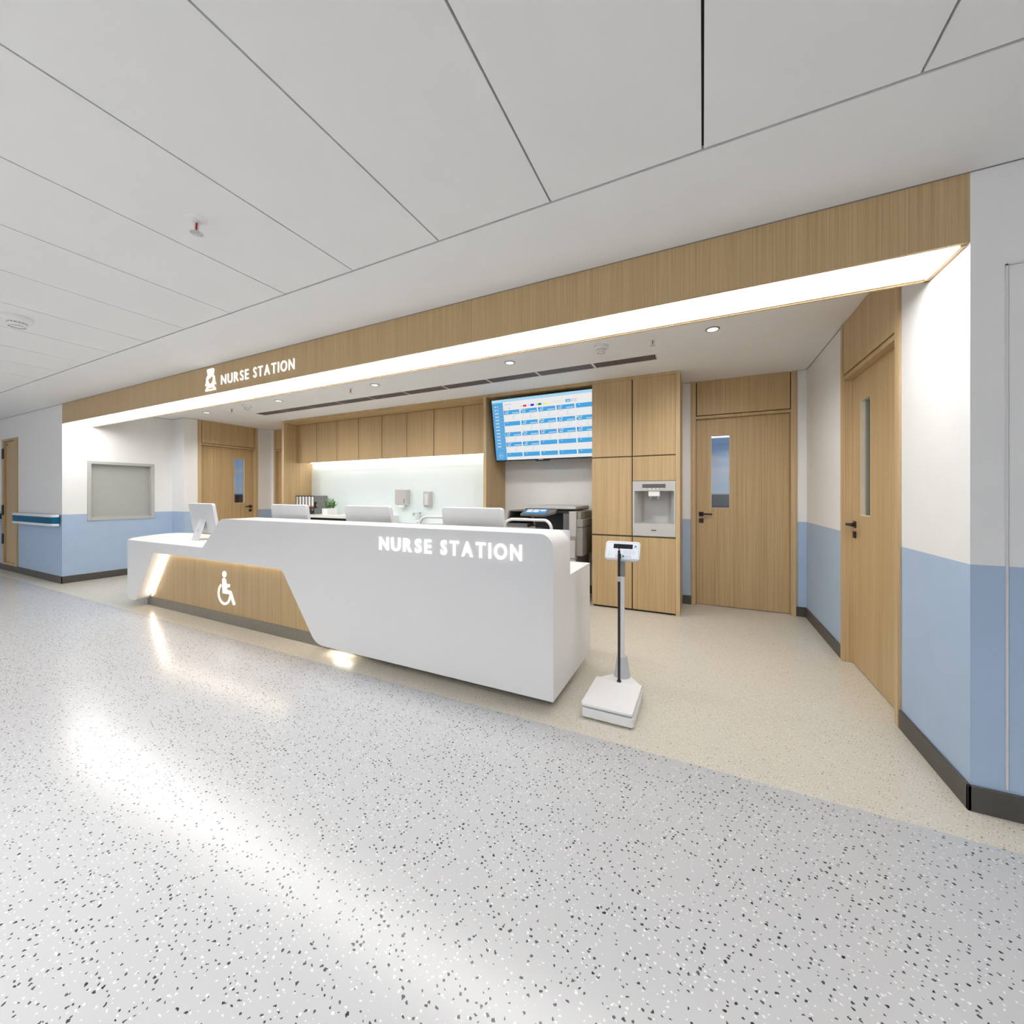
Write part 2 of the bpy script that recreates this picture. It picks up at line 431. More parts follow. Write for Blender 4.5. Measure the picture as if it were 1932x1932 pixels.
# ------------------------------------------------------------------ lettering
def letter_mesh(ch, h, depth, off):
    cu = bpy.data.curves.new('glyph', 'FONT'); cu.body = ch; cu.size = 1; cu.extrude = 0; cu.offset = off; cu.resolution_u = 4
    ob = bpy.data.objects.new('glyph', cu); COL.objects.link(ob)
    bpy.context.view_layer.update()
    me = bpy.data.meshes.new_from_object(ob.evaluated_get(bpy.context.evaluated_depsgraph_get()))
    bpy.data.objects.remove(ob); bpy.data.curves.remove(cu)
    return me
def capheight():
    me = letter_mesh('E', 1, 0, 0); zs = [v.co.y for v in me.vertices]; return min(zs), max(zs)
EZ0, EZ1 = capheight()
GL = {}
def word(txt, x0, x1, z0, z1, y, depth, parent, mat, off=.022, gap=.10, halo=False):
    """raised letters facing -Y filling x0..x1"""
    info = []
    for ch in txt:
        if (ch, off) not in GL: GL[(ch, off)] = letter_mesh(ch, 1, 0, off)
        me = GL[(ch, off)]; xs = [v.co.x for v in me.vertices]
        info.append((ch, me, min(xs), max(xs)))
    tot = sum(b - a for _, _, a, b in info) + gap * (len(txt) - 1)
    sx = (x1 - x0) / tot; sz = (z1 - z0) / (EZ1 - EZ0 + 2 * off); cx = x0
    for ch, me, a, b in info:
        bm = bmesh.new(); bm.from_mesh(me)
        bmesh.ops.remove_doubles(bm, verts=bm.verts, dist=1e-5)
        bmesh.ops.dissolve_limit(bm, angle_limit=.01, verts=bm.verts, edges=bm.edges)
        r = bmesh.ops.extrude_face_region(bm, geom=bm.faces[:])
        for v in r['geom']:
            if isinstance(v, bmesh.types.BMVert): v.co.z += 1
        off_l = parent.location
        for v in bm.verts:
            X = cx + (v.co.x - a) * sx; Z = z0 + (v.co.y - EZ0 + off) * sz; Yv = y - depth * v.co.z
            v.co = Vector((X, Yv, Z)) - off_l
        bmesh.ops.recalc_face_normals(bm, faces=bm.faces)
        m2 = bpy.data.meshes.new('letter'); bm.to_mesh(m2); bm.free()
        m2.materials.append(M[mat])
        o = bpy.data.objects.new('letter', m2); COL.objects.link(o); o.parent = parent
        o['label'] = 'raised white letter ' + ch
        cx += (b - a + gap) * sx

def shape2d(splines, y, depth, parent, name, mat):
    """filled 2D outlines (x,z); inner outlines become holes; facing -Y"""
    cu = bpy.data.curves.new('outline', 'CURVE'); cu.dimensions = '2D'; cu.fill_mode = 'BOTH'; cu.extrude = depth / 2
    for pts in splines:
        sp = cu.splines.new('POLY'); sp.points.add(len(pts) - 1); sp.use_cyclic_u = True
        for i, (a, b) in enumerate(pts): sp.points[i].co = (a, b, 0, 1)
    ob = bpy.data.objects.new('outline', cu); COL.objects.link(ob); bpy.context.view_layer.update()
    me = bpy.data.meshes.new_from_object(ob.evaluated_get(bpy.context.evaluated_depsgraph_get()))
    bpy.data.objects.remove(ob); bpy.data.curves.remove(cu)
    off = parent.location
    for v in me.vertices:
        v.co = Vector((v.co.x, y - depth / 2 + v.co.z, v.co.y)) - off
    bm = bmesh.new(); bm.from_mesh(me); bmesh.ops.remove_doubles(bm, verts=bm.verts, dist=1e-6)
    bmesh.ops.recalc_face_normals(bm, faces=bm.faces); bm.to_mesh(me); bm.free()
    me.materials.clear(); me.materials.append(M[mat]); me.name = name
    o = bpy.data.objects.new(name, me); COL.objects.link(o); o.parent = parent
    return o

sign = thing('nurse_station_sign', 'white raised NURSE STATION lettering with nurse pictogram on the oak beam', 'sign', (-3.8, YF, 2.37))
word('NURSE', -4.216, -3.776, 2.325, 2.417, YF, .007, sign, 'sign_white_glow', .004, .21)
word('STATION', -3.702, -3.131, 2.325, 2.417, YF, .007, sign, 'sign_white_glow', .004, .21)
def sm(pts, n=4):
    # smooth closed Catmull-Rom through points
    out = []; N = len(pts)
    for i in range(N):
        p0, p1, p2, p3 = [Vector(pts[(i + k - 1) % N]) for k in range(4)]
        for j in range(n):
            t = j / n
            q = .5 * (2 * p1 + (p2 - p0) * t + (2 * p0 - 5 * p1 + 4 * p2 - p3) * t * t + (3 * p1 - p0 - 3 * p2 + p3) * t ** 3)
            out.append((q.x, q.y))
    return out
# cap with a cross, hair round a face, collar
capo = fillet([(-4.456, 2.503, .012), (-4.334, 2.503, .012), (-4.349, 2.449, .006), (-4.440, 2.449, .006)], 3)
capi = [(-4.440, 2.490), (-4.350, 2.490), (-4.359, 2.461), (-4.431, 2.461)]
shape2d([capo, capi], YF, .010, sign, 'cap_pictogram', 'sign_white_glow')
cm = MB(); cm.box(-4.401, -4.389, YF - .010, YF, 2.459, 2.492, 'sign_white_glow'); cm.box(-4.416, -4.374, YF - .0098, YF, 2.470, 2.481, 'sign_white_glow')
cm.build('cross_pictogram', sign)
hair = sm([(-4.432, 2.446), (-4.395, 2.444), (-4.357, 2.446), (-4.330, 2.420), (-4.324, 2.384), (-4.314, 2.356), (-4.304, 2.343), (-4.330, 2.346), (-4.350, 2.336), (-4.395, 2.344), (-4.440, 2.336), (-4.460, 2.346), (-4.488, 2.343), (-4.476, 2.358), (-4.468, 2.384), (-4.462, 2.420)])
face = sm([(-4.380, 2.434), (-4.352, 2.412), (-4.350, 2.388), (-4.365, 2.364), (-4.396, 2.352), (-4.426, 2.366), (-4.442, 2.388), (-4.444, 2.408), (-4.410, 2.416)])
shape2d([hair, face], YF, .010, sign, 'hair_pictogram', 'sign_white_glow')
colo = fillet([(-4.456, 2.332, .010), (-4.336, 2.332, .010), (-4.302, 2.288, .004), (-4.490, 2.288, .004)], 3)
coli = [(-4.446, 2.318), (-4.346, 2.318), (-4.330, 2.302), (-4.462, 2.302)]
shape2d([colo, coli], YF, .010, sign, 'collar_pictogram', 'sign_white_glow')

# ------------------------------------------------------------------ counter
CY, CT, CD, CB = 2.10, 1.027, .742, .075
XA, XB = -5.884, -.761
counter = thing('reception_counter', 'long white reception counter with raised front, oak inset panel and NURSE STATION letters', 'counter', (-3.3, 2.4, 0))
outline = fillet([(XA, CD), (-4.345, CD, .06), (-4.041, CT, .10), (XB, CT, .085), (XB, CB), (-2.737, CB, .16), (-3.157, .632, .10),
                  (-5.285, .632, .045), (-5.690, CB, .05), (XA, CB, .07)], 9)
PY = 2.222
fr = MB(); fr.prism(outline, 'y', CY, PY, 'solid_white', smooth=False)
fr.build('front_shell', counter)
# raised ledge behind the front
led = fillet([(-4.30, CD), (-4.041, CT, .10), (XB, CT, .085), (XB, CD)], 9)
mb = MB(); mb.prism(led, 'y', PY, 2.397, 'solid_white'); mb.build('raised_ledge', counter)
mb = MB(); mb.box(-4.02, XB - .0005, 2.397, 2.415, CD, CT - .001, 'solid_white'); mb.build('ledge_backboard', counter)
plan = [(XA, PY), (XA, CY + .002), (-6.012, 2.167), (-6.108, 2.235), (-6.209, 2.361), (-6.305, 2.497), (-6.372, 2.62), (-6.376, 2.71), (-6.335, 2.785), (-6.25, 2.825), (-6.15, 2.845),
        (XB, 2.90), (XB, PY)]
mb = MB(); mb.prism(plan, 'z', CD - .045, CD, 'solid_white'); mb.build('desktop', counter)
# left end wall following the curve, right end panel, inner body
cur = plan[2:10]
inn = [(x + .05, y - .0 if i < 5 else y - .03) for i, (x, y) in enumerate(cur)]
mb = MB(); mb.prism(cur + inn[::-1], 'z', CB, CD - .045, 'solid_white'); mb.build('curved_end_panel', counter)
mb = MB(); mb.box(XB - .05, XB, PY, 2.90, CB, CD - .045, 'solid_white'); mb.build('end_panel', counter)
mb = MB(); mb.box(-5.66, XB - .05, PY + .02, 2.60, CB + .03, CD - .05, 'solid_white'); mb.build('carcass', counter)
mb = MB(); mb.box(-5.70, -2.60, PY, PY + .02, .098, .70, 'oak'); mb.build('oak_inset_panel', counter)
pl = fillet([(-5.745, PY - .006, .03), (-.81, PY - .006), (-.81, 2.60), (-5.745, 2.60, .03)], 5)
mb = MB(); mb.prism(pl, 'z', 0.0, .099, 'steel'); mb.build('plinth', counter)
# inner return of the opening (warm lit edge) is part of the shell; led strips on it
def strip_xz(pts, w, y0, y1, name, mat):
    m = MB()
    for i in range(len(pts) - 1):
        (xa, za), (xb, zb) = pts[i], pts[i + 1]
        d = Vector((xb - xa, zb - za)).normalized(); nx, nz = -d.y * w, d.x * w
        m.prism([(xa, za), (xb, zb), (xb + nx, zb + nz), (xa + nx, za + nz)], 'y', y0, y1, mat)
    return m.build(name, counter)
strip_xz([(-5.628, .112), (-5.276, .606)], -.007, PY - .007, PY - .001, 'led_strip', 'led_warm')
strip_xz([(-5.24, .630), (-3.21, .630)], -.005, PY - .014, PY - .002, 'led_strip', 'led_soft')
strip_xz([(-3.115, .570), (-2.80, .165)], -.006, PY - .020, PY - .004, 'led_strip', 'led_soft')
strip_xz([(-2.64, .0745), (-2.46, .0745)], -.004, CY + .08, PY - .01, 'led_strip', 'led_soft')
# small led bodies along the left strip
for k in range(11):
    t = k / 10; xx = -5.60 + .235 * t; zz = .215 + .325 * t
    mb = MB(); mb.box(xx + .010, xx + .020, PY - .006, PY - .001, zz - .006, zz + .006, 'oak'); mb.build('led_clip', counter)
word('NURSE', -2.067, -1.611, .862, .955, CY, .009, counter, 'sign_white_glow', .022, .21)
word('STATION', -1.535, -.955, .862, .957, CY, .009, counter, 'sign_white_glow', .022, .21)
# wheelchair pictogram
wc = MB(); WY = PY
def disc(cx, cz, rx, rz, n=24): return [(cx + rx * math.cos(2 * PI * k / n), cz + rz * math.sin(2 * PI * k / n)) for k in range(n)]
wc.prism(disc(-4.205, .476, .030, .030), 'y', WY - .006, WY, 'sign_white_glow')
torso = fillet([(-4.240, .424, .014), (-4.212, .442, .02), (-4.184, .426, .012), (-4.172, .384), (-4.112, .384, .006), (-4.122, .356, .006), (-4.166, .354), (-4.165, .327), (-4.092, .322, .012), (-4.026, .200, .004), (-4.056, .190, .004), (-4.112, .290), (-4.229, .288, .006)], 4)
wc.prism(torso, 'y', WY - .006, WY, 'sign_white_glow')
c0 = (-4.207, .284); ro, ri = .108, .086; a0, a1 = math.radians(124), math.radians(355)
arc = [(c0[0] + ro * math.cos(a0 + (a1 - a0) * k / 28), c0[1] + ro * math.sin(a0 + (a1 - a0) * k / 28)) for k in range(29)]
arc += [(c0[0] + ri * math.cos(a1 + (a0 - a1) * k / 28), c0[1] + ri * math.sin(a1 + (a0 - a1) * k / 28)) for k in range(29)]
wc.prism(arc, 'y', WY - .0055, WY, 'sign_white_glow')
wc.build('wheelchair_pictogram', counter)

# ------------------------------------------------------------------ doors
def door(name, org, dirv, nrm, label, W=.98, mirrored=False, window=True):
    """org: floor point on the wall face at the latch side; dirv: along the leaf; nrm: into the room"""
    o = bpy.data.objects.new(name, None); COL.objects.link(o); o.location = (org[0], org[1], 0); struct(o, label)
    o.empty_display_size = .1
    d, n = Vector((*dirv, 0)), Vector((*nrm, 0)); O = Vector((org[0], org[1], 0))
    def bx(mb, a0, a1, b0, b1, z0, z1, mat):   # a along leaf, b depth (+ into room)
        p = O + d * a0 + n * b0; q = O + d * a1 + n * b1
        mb.box(min(p.x, q.x), max(p.x, q.x), min(p.y, q.y), max(p.y, q.y), z0, z1, mat)
    J = .044
    f = MB()
    bx(f, 0, J, -.12, .012, 0, ZC - .001, 'oak_edge'); bx(f, W - J, W, -.12, .012, 0, ZC - .001, 'oak_edge')
    bx(f, J, W - J, -.12, .002, 2.112, 2.142, 'oak')
    bx(f, J, W - J, -.12, -.06, 2.142, ZC - .001, 'groove')
    bx(f, -.009, 0, 0, .010, 0, ZC - .001, 'oak_edge'); bx(f, W, W + .009, 0, .010, 0, ZC - .001, 'oak_edge')
    bx(f, J, J + .016, -.12, -.100, 0, 2.112, 'oak'); bx(f, W - J - .016, W - J, -.12, -.100, 0, 2.112, 'oak'); bx(f, J, W - J, -.12, -.100, 2.096, 2.112, 'oak')
    f.build('frame', o, bevel=.0015, seg=1)
    t = MB(); bx(t, J + .009, W - J - .009, -.06, .008, 2.150, ZC - .002, 'oak'); t.build('transom', o, bevel=.0015, seg=1)
    l = MB(); a0, a1 = J + .003, W - J - .003; wa, wb, wz0, wz1 = J + .155, J + .338, 1.105, 1.922
    b0, b1 = -.098, -.050
    if window:
        bx(l, a0, wa, b0, b1, .006, 2.11, 'oak'); bx(l, wb, a1, b0, b1, .006, 2.11, 'oak')
        bx(l, wa, wb, b0, b1, .006, wz0, 'oak'); bx(l, wa, wb, b0, b1, wz1, 2.11, 'oak')
    else: bx(l, a0, a1, b0, b1, .006, 2.11, 'oak')
    leaf = l.build('leaf', o)
    if window:
        g = MB(); bx(g, wa, wb, -.082, -.076, wz0, wz1, 'glass'); g.build('glass_pane', o)
        r = MB()
        for (p0, p1, q0, q1) in ((wa, wa + .003, wz0, wz1), (wb - .003, wb, wz0, wz1), (wa, wb, wz0, wz0 + .003), (wa, wb, wz1 - .003, wz1)):
            bx(r, p0, p1, b0, -.05, q0, q1, 'bead')
        r.build('window_bead', o)
    h = MB(); hc = J + .053
    bx(h, hc - .024, hc + .024, -.050, -.041, 1.010, 1.058, 'handle')
    bx(h, hc - .010, hc + .010, -.041, .004, 1.024, 1.044, 'handle')
    bx(h, hc - .010, hc + .112, -.010, .004, 1.025, 1.043, 'handle')
    h.build('lever_handle', o, bevel=.003)
    k = MB(); bx(k, hc - .024, hc + .024, -.050, -.041, .935, .983, 'handle'); bx(k, hc - .006, hc + .006, -.041, -.039, .948, .970, 'black')
    k.build('lock', o, bevel=.002)
    return o
door('door_1', (-.112, YB), (1, 0), (0, -1), 'oak door with tall glass slot beside the tall cabinet on the back wall')
door('door_2', (XL2, 4.650), (0, -1), (1, 0), 'oak door with tall glass slot at the far left of the station')
door('door_3', (XR, 3.787), (0, -1), (-1, 0), 'oak door with tall glass slot on the right side wall')
door('door_4', (-6.655, YB), (-1, 0), (0, -1), 'oak door mostly hidden behind the cabinet at the left of the back wall', window=False)

# dim room behind the right hand door
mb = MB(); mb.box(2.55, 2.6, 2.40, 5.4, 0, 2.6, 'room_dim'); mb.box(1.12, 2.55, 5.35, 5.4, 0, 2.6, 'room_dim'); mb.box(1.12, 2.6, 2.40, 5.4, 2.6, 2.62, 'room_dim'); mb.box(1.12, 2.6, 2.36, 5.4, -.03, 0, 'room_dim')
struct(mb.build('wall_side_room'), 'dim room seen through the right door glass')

# narrow shaft door in the corridor on the left
sd = bpy.data.objects.new('door_5', None); COL.objects.link(sd); sd.location = (-10.25, YF, .097); struct(sd, 'narrow oak service door in the corridor wall at the far left')
mb = MB()
for s in ((-10.611, -10.525, .097, 2.18), (-10.01, -9.892, .097, 2.18), (-10.525, -10.01, .097, .130), (-10.525, -10.01, 2.140, 2.18)):
    mb.box(s[0], s[1], YF - .018, YF + .05, s[2], s[3], 'oak')
mb.build('frame', sd, bevel=.003)
mb = MB(); mb.box(-10.52, -10.015, YF + .012, YF + .04, .134, 2.136, 'oak_edge'); mb.build('leaf', sd, bevel=.002)
for z in (.52, 1.0, 1.99 - .05):
    mb = MB(); mb.box(-10.592, -10.520, YF - .026, YF - .014, z - .085, z + .085, 'black'); mb.build('hinge', sd, bevel=.002)
mb = MB(); mb.prism(rrect(-10.085, -10.04, .965, 1.06, .02), 'y', YF, YF + .014, 'black'); mb.build('lock', sd)
mb = MB(); mb.box(-10.50, -10.44, YF + .006, YF + .014, 2.085, 2.10, 'black'); mb.build('latch', sd)
# flush service panel at the right edge
sp = bpy.data.objects.new('door_6', None); COL.objects.link(sp); sp.location = (1.5, YF, .1); struct(sp, 'flush painted service panel with thin metal edge at the right edge')
mb = MB()
mb.box(1.053, 1.060, YF - .006, YF, .112, 2.141, 'silver'); mb.box(1.053, 1.95, YF - .006, YF, 2.136, 2.143, 'silver'); mb.box(1.944, 1.95, YF - .006, YF, .112, 2.141, 'silver')
mb.build('edge_trim', sp)
mb = MB(); mb.box(1.062, 1.942, YF - .004, YF, .112, ZBLUE, 'wall_blue'); mb.box(1.062, 1.942, YF - .004, YF, ZBLUE, 2.134, 'wall_white'); mb.build('leaf', sp)

# serving window with closed grey shutter
w1 = bpy.data.objects.new('window_1', None); COL.objects.link(w1); w1.location = (XL, 2.84, 1.3); struct(w1, 'serving window with a closed grey shutter in the left wall')
a, b, z0, z1 = win; e = .043
mb = MB()
for q in ((a - e, a, z0 - e, z1 + e), (b, b + e, z0 - e, z1 + e), (a, b, z0 - e, z0), (a, b, z1, z1 + e)):
    mb.box(XL - .10, XL + .012, q[0], q[1], q[2], q[3], 'shutter_frame')
mb.build('frame', w1, bevel=.002)
mb = MB(); mb.box(XL - .10, XL - .075, a, b, z0, z1, 'shutter'); mb.build('shutter_panel', w1)
mb = MB(); mb.box(XL - .075, XL - .05, a, b, z0, z0 + .012, 'shutter_frame'); mb.build('sill', w1)

# ------------------------------------------------------------------ handrails
def rail(x0, x1, label):
    r = thing('handrail', label, 'handrail', ((x0 + x1) / 2, YF, .81), 'corridor handrails')
    def prof(inset):
        y0 = YF - .09 + inset
        return fillet([(x0, YF - .012), (x0, y0, .06), (x1, y0, .06), (x1, YF - .012)], 6)
    mb = MB(); mb.prism(prof(.003), 'z', .845, .935, 'blue_rail'); mb.build('blue_band', r)
    mb = MB(); mb.prism(prof(0), 'z', .935, .970, 'white_plastic'); mb.build('top_edge', r, bevel=.008, seg=3)
    mb = MB(); mb.prism(prof(0), 'z', .808, .845, 'white_plastic'); mb.build('bottom_edge', r, bevel=.008, seg=3)
    mb = MB(); mb.box(x0 + .05, x1 - .05, YF - .012, YF, .84, .94, 'silver'); mb.build('wall_bracket', r)
rail(-9.82, -8.17, 'white and blue handrail at the wall corner, right of the service door')
rail(-13.2, -10.62, 'white and blue handrail cut by the left edge, left of the service door')

# ------------------------------------------------------------------ rear cabinets
FY = 4.38
X0, X1, XP0, XP1, XT = -6.575, -6.517, -2.539, -2.498, -1.124
sur = thing('cabinet_surround', 'oak built-in surround framing the back cabinets and the screen niche', 'cabinet frame', (-4.5, 4.65, 0))
mb = MB(); mb.box(X0, X1, FY, YB - .001, 0, ZC - .001, 'oak'); mb.box(X0 - .001, X1, FY - .002, FY, 0, ZC - .001, 'oak_edge'); mb.build('left_side_panel', sur)
mb = MB(); mb.box(X1, XP0, FY, YB - .001, 2.498, ZC - .001, 'oak'); mb.build('top_panel', sur)
mb = MB(); mb.box(XP0, XP1, FY, YB - .001, 0, ZC - .001, 'oak'); mb.box(XP0, XP1, FY - .002, FY, 0, 2.498, 'oak_edge'); mb.build('partition_panel', sur)
mb = MB(); mb.box(XP1, XT, FY, YB - .001, 2.498, ZC - .001, 'oak'); mb.build('niche_top_panel', sur)
mb = MB(); mb.box(XP1, XT, YB - .006, YB - .001, ZBASE, 2.498, 'wall_white'); mb.build('niche_back_panel', sur)

# hanging cabinets: four units of two doors
HY = 4.638
names = ['leftmost oak wall cabinet, over the black binders', 'second oak wall cabinet from the left, over the middle of the splashback',
         'third oak wall cabinet from the left, over the towel dispenser', 'rightmost oak wall cabinet, next to the screen niche']
dx = [-6.517, -6.0195, -5.522, -5.0235, -4.523, -4.021, -3.521, -3.019, XP0]
for i in range(4):
    xa, xb, xc = dx[2 * i], dx[2 * i + 1], dx[2 * i + 2]
    c = thing('wall_cabinet', names[i], 'cabinet', ((xa + xc) / 2, HY, 1.82), 'oak cabinets hung over the back counter')
    mb = MB(); mb.box(xa + .001, xc - .001, HY + .02, YB - .002, 1.838, 2.497, 'oak'); mb.box(xa + .001, xc - .001, HY + .006, HY + .02, 1.832, 2.497, 'groove'); mb.build('carcass', c)
    for p, q in ((xa, xb), (xb, xc)):
        mb = MB(); mb.box(p + .005, q - .005, HY, HY + .02, 1.820, 2.494, 'oak'); mb.build('door', c, bevel=.0012, seg=1)
mb = MB(); mb.box(X1 + .05, XP0 - .05, YB - .075, YB - .045, 1.826, 1.836, 'led_white')
tag(mb.build('under_cabinet_light', loc=(-4.5, YB - .06, 1.83)), 'thin white light strip under the oak wall cabinets', 'light')
mb = MB(); mb.box(X1, XP0, YB - .012, YB - .001, .80, 1.84, 'splash')
tag(mb.build('glass_splashback', loc=(-4.5, YB, 1.3)), 'pale cyan glass splashback between back counter and wall cabinets', 'splashback')

# base cabinets and worktops
XS = -4.437
bc = thing('base_cabinet', 'low white base cabinet under the binders and plant with dark open slot', 'cabinet', (-5.5, 4.65, 0))
mb = MB(); mb.box(X1 + .001, XS - .02, FY + .05, YB - .013, .08, .76, 'solid_white'); mb.box(X1 + .001, XS - .02, FY + .30, YB - .013, .76, .88, 'black'); mb.box(XS - .02, XS, FY + .01, YB - .013, .0, .88, 'solid_white'); mb.build('carcass', bc)
mb = MB(); mb.box(X1 + .001, XS - .02, FY + .08, YB - .013, 0, .08, 'base_grey'); mb.build('toe_kick', bc)
for k in range(4):
    w = (XS - .02 - X1) / 4; mb = MB(); mb.box(X1 + k * w + .003, X1 + (k + 1) * w - .003, FY + .03, FY + .05, .09, .75, 'solid_white'); mb.build('door', bc, bevel=.0015, seg=1)
mb = MB(); mb.box(X1 + .001, XS, FY, YB - .013, .88, .92, 'solid_white'); tag(mb.build('worktop', loc=(-5.5, 4.65, .9), bevel=.002, seg=1), 'white worktop carrying the black binders and potted plant', 'worktop')
sk = thing('sink_cabinet', 'low white sink cabinet below the towel and soap dispensers', 'cabinet', (-3.5, 4.65, 0))
mb = MB(); mb.box(XS + .001, XP0 - .001, FY + .05, YB - .013, .08, .75, 'solid_white'); mb.build('carcass', sk)
mb = MB(); mb.box(XS + .001, XP0 - .001, FY + .08, YB - .013, 0, .08, 'base_grey'); mb.build('toe_kick', sk)
for k in range(4):
    w = (XP0 - XS) / 4; mb = MB(); mb.box(XS + k * w + .003, XS + (k + 1) * w - .003, FY + .03, FY + .05, .09, .74, 'solid_white'); mb.build('door', sk, bevel=.0015, seg=1)
mb = MB()   # worktop with a basin opening
bx0, bx1, by0, by1 = -4.22, -3.66, 4.47, 4.80
mb.box(XS + .001, bx0, FY, YB - .013, .75, .79, 'solid_white'); mb.box(bx1, XP0 - .001, FY, YB - .013, .75, .79, 'solid_white')
mb.box(bx0, bx1, FY, by0, .75, .79, 'solid_white'); mb.box(bx0, bx1, by1, YB - .013, .75, .79, 'solid_white')
mb.box(bx0, bx1, by0, by1, .751, .756, 'white_plastic')
mb.build('sink_top', sk)
fa = thing('faucet', 'slim chrome tap standing on the sink counter below the dispensers', 'tap', (-3.93, 4.84, .79))
mb = MB(); mb.lathe([(.028, .79), (.028, .80), (.016, .81), (.014, .95), (.018, .965), (.018, .985), (.006, .987)], 'chrome', (-3.93, 4.84, 0), 16); mb.build('column', fa)
mb = MB(); mb.box(-4.065, -3.93, 4.825, 4.855, .955, .972, 'chrome'); mb.box(-4.072, -4.052, 4.825, 4.855, .925, .972, 'chrome'); mb.build('spout', fa, bevel=.004)
mb = MB(); mb.tube([(-3.99, 4.84, .79), (-3.99, 4.84, .845)], .009, 'chrome'); mb.tube([(-4.02, 4.84, .845), (-3.96, 4.84, .845)], .008, 'chrome'); mb.build('tap_lever', fa)

# wall dispensers
td = thing('paper_towel_dispenser', 'grey steel paper towel dispenser on the splashback, left of the soap dispenser', 'dispenser', (-4.315, YB - .012, 1.09))
x0, x1, yb = -4.415, -4.195, YB - .012
mb = MB(); mb.box(x0, x1, yb - .11, yb, 1.105, 1.335, 'dispenser'); mb.build('housing', td, bevel=.006)
mb = MB(); mb.prism([(yb - .11, 1.105), (yb, 1.105), (yb, 1.085)], 'x', x0 + .005, x1 - .005, 'silver'); mb.build('chute', td)
mb = MB(); mb.box(x0 + .05, x1 - .05, yb - .09, yb - .07, 1.055, 1.11, 'paper'); mb.build('paper_towel', td)
mb = MB(); mb.box(x1 - .035, x1 - .024, yb - .113, yb - .109, 1.12, 1.195, 'disp_dark'); mb.build('level_slot', td)
sdp = thing('soap_dispenser', 'narrow steel soap dispenser on the splashback, right of the towel dispenser', 'dispenser', (-3.80, YB - .012, 1.08))
x0, x1 = -3.868, -3.752
mb = MB(); mb.box(x0, x1, yb - .09, yb, 1.085, 1.305, 'dispenser'); mb.build('housing', sdp, bevel=.008)
mb = MB(); mb.prism([(yb - .088, 1.085), (yb, 1.085), (yb, 1.068), (yb - .05, 1.062)], 'x', x0 + .004, x1 - .004, 'scale_lgrey'); mb.build('push_lever', sdp)
mb = MB(); mb.prism([(x0 + .03, 1.10), (x0 + .085, 1.10), (x0 + .095, 1.27), (x0 + .022, 1.27)], 'y', yb - .092, yb - .089, 'silver'); mb.build('front_window', sdp)

# binders
WT = .92
b0 = -6.515
for k in range(6):
    xa = b0 + k * .080; xb = xa + .077; y0, y1 = 4.60, 4.872
    pos = ['at the left end of the row', 'second from the left', 'third from the left', 'fourth from the left', 'fifth from the left with orange band', 'at the right end of the row with orange band']
    bn = thing('ring_binder', 'black lever arch binder, ' + pos[k], 'binder', ((xa + xb) / 2, 4.736, WT), 'black binders on the back worktop')
    mb = MB(); mb.box(xa, xb, y0, y0 + .004, WT, WT + .318, 'binder_black'); mb.box(xa, xa + .004, y0 + .004, y1, WT, WT + .318, 'binder_black'); mb.box(xb - .004, xb, y0 + .004, y1, WT, WT + .318, 'binder_grey'); mb.box(xa + .004, xb - .004, y0 + .02, y1 - .01, WT + .008, WT + .305, 'paper'); mb.build('cover', bn)
    mb = MB(); mb.box(xa + .013, xb - .013, y0 - .002, y0, WT + .135, WT + .302, 'paper'); mb.box(xa + .034, xa + .040, y0 - .003, y0 - .002, WT + .20, WT + .28, 'text_grey'); mb.build('spine_label', bn)
    if k >= 4:
        mb = MB(); mb.box(xa + .013, xb - .013, y0 - .0035, y0 - .002, WT + .120, WT + .146, 'orange'); mb.build('orange_band', bn)
    mb = MB(); c = ((xa + xb) / 2, y0 - .002, WT + .08)
    mb.tube([(c[0] + .014 * math.cos(t * PI / 8), c[1], c[2] + .014 * math.sin(t * PI / 8)) for t in range(16)], .003, 'chrome', 6, True); mb.build('finger_ring', bn)
    if k == 5:
        mb = MB(); mb.box(xb, xb + .002, 4.605, 4.64, WT + .10, WT + .21, 'binder_black'); mb.box(xb, xb + .003, 4.64, 4.66, WT + .105, WT + .125, 'binder_black'); mb.box(xb, xb + .003, 4.64, 4.66, WT + .185, WT + .205, 'binder_black'); mb.build('side_tab', bn)

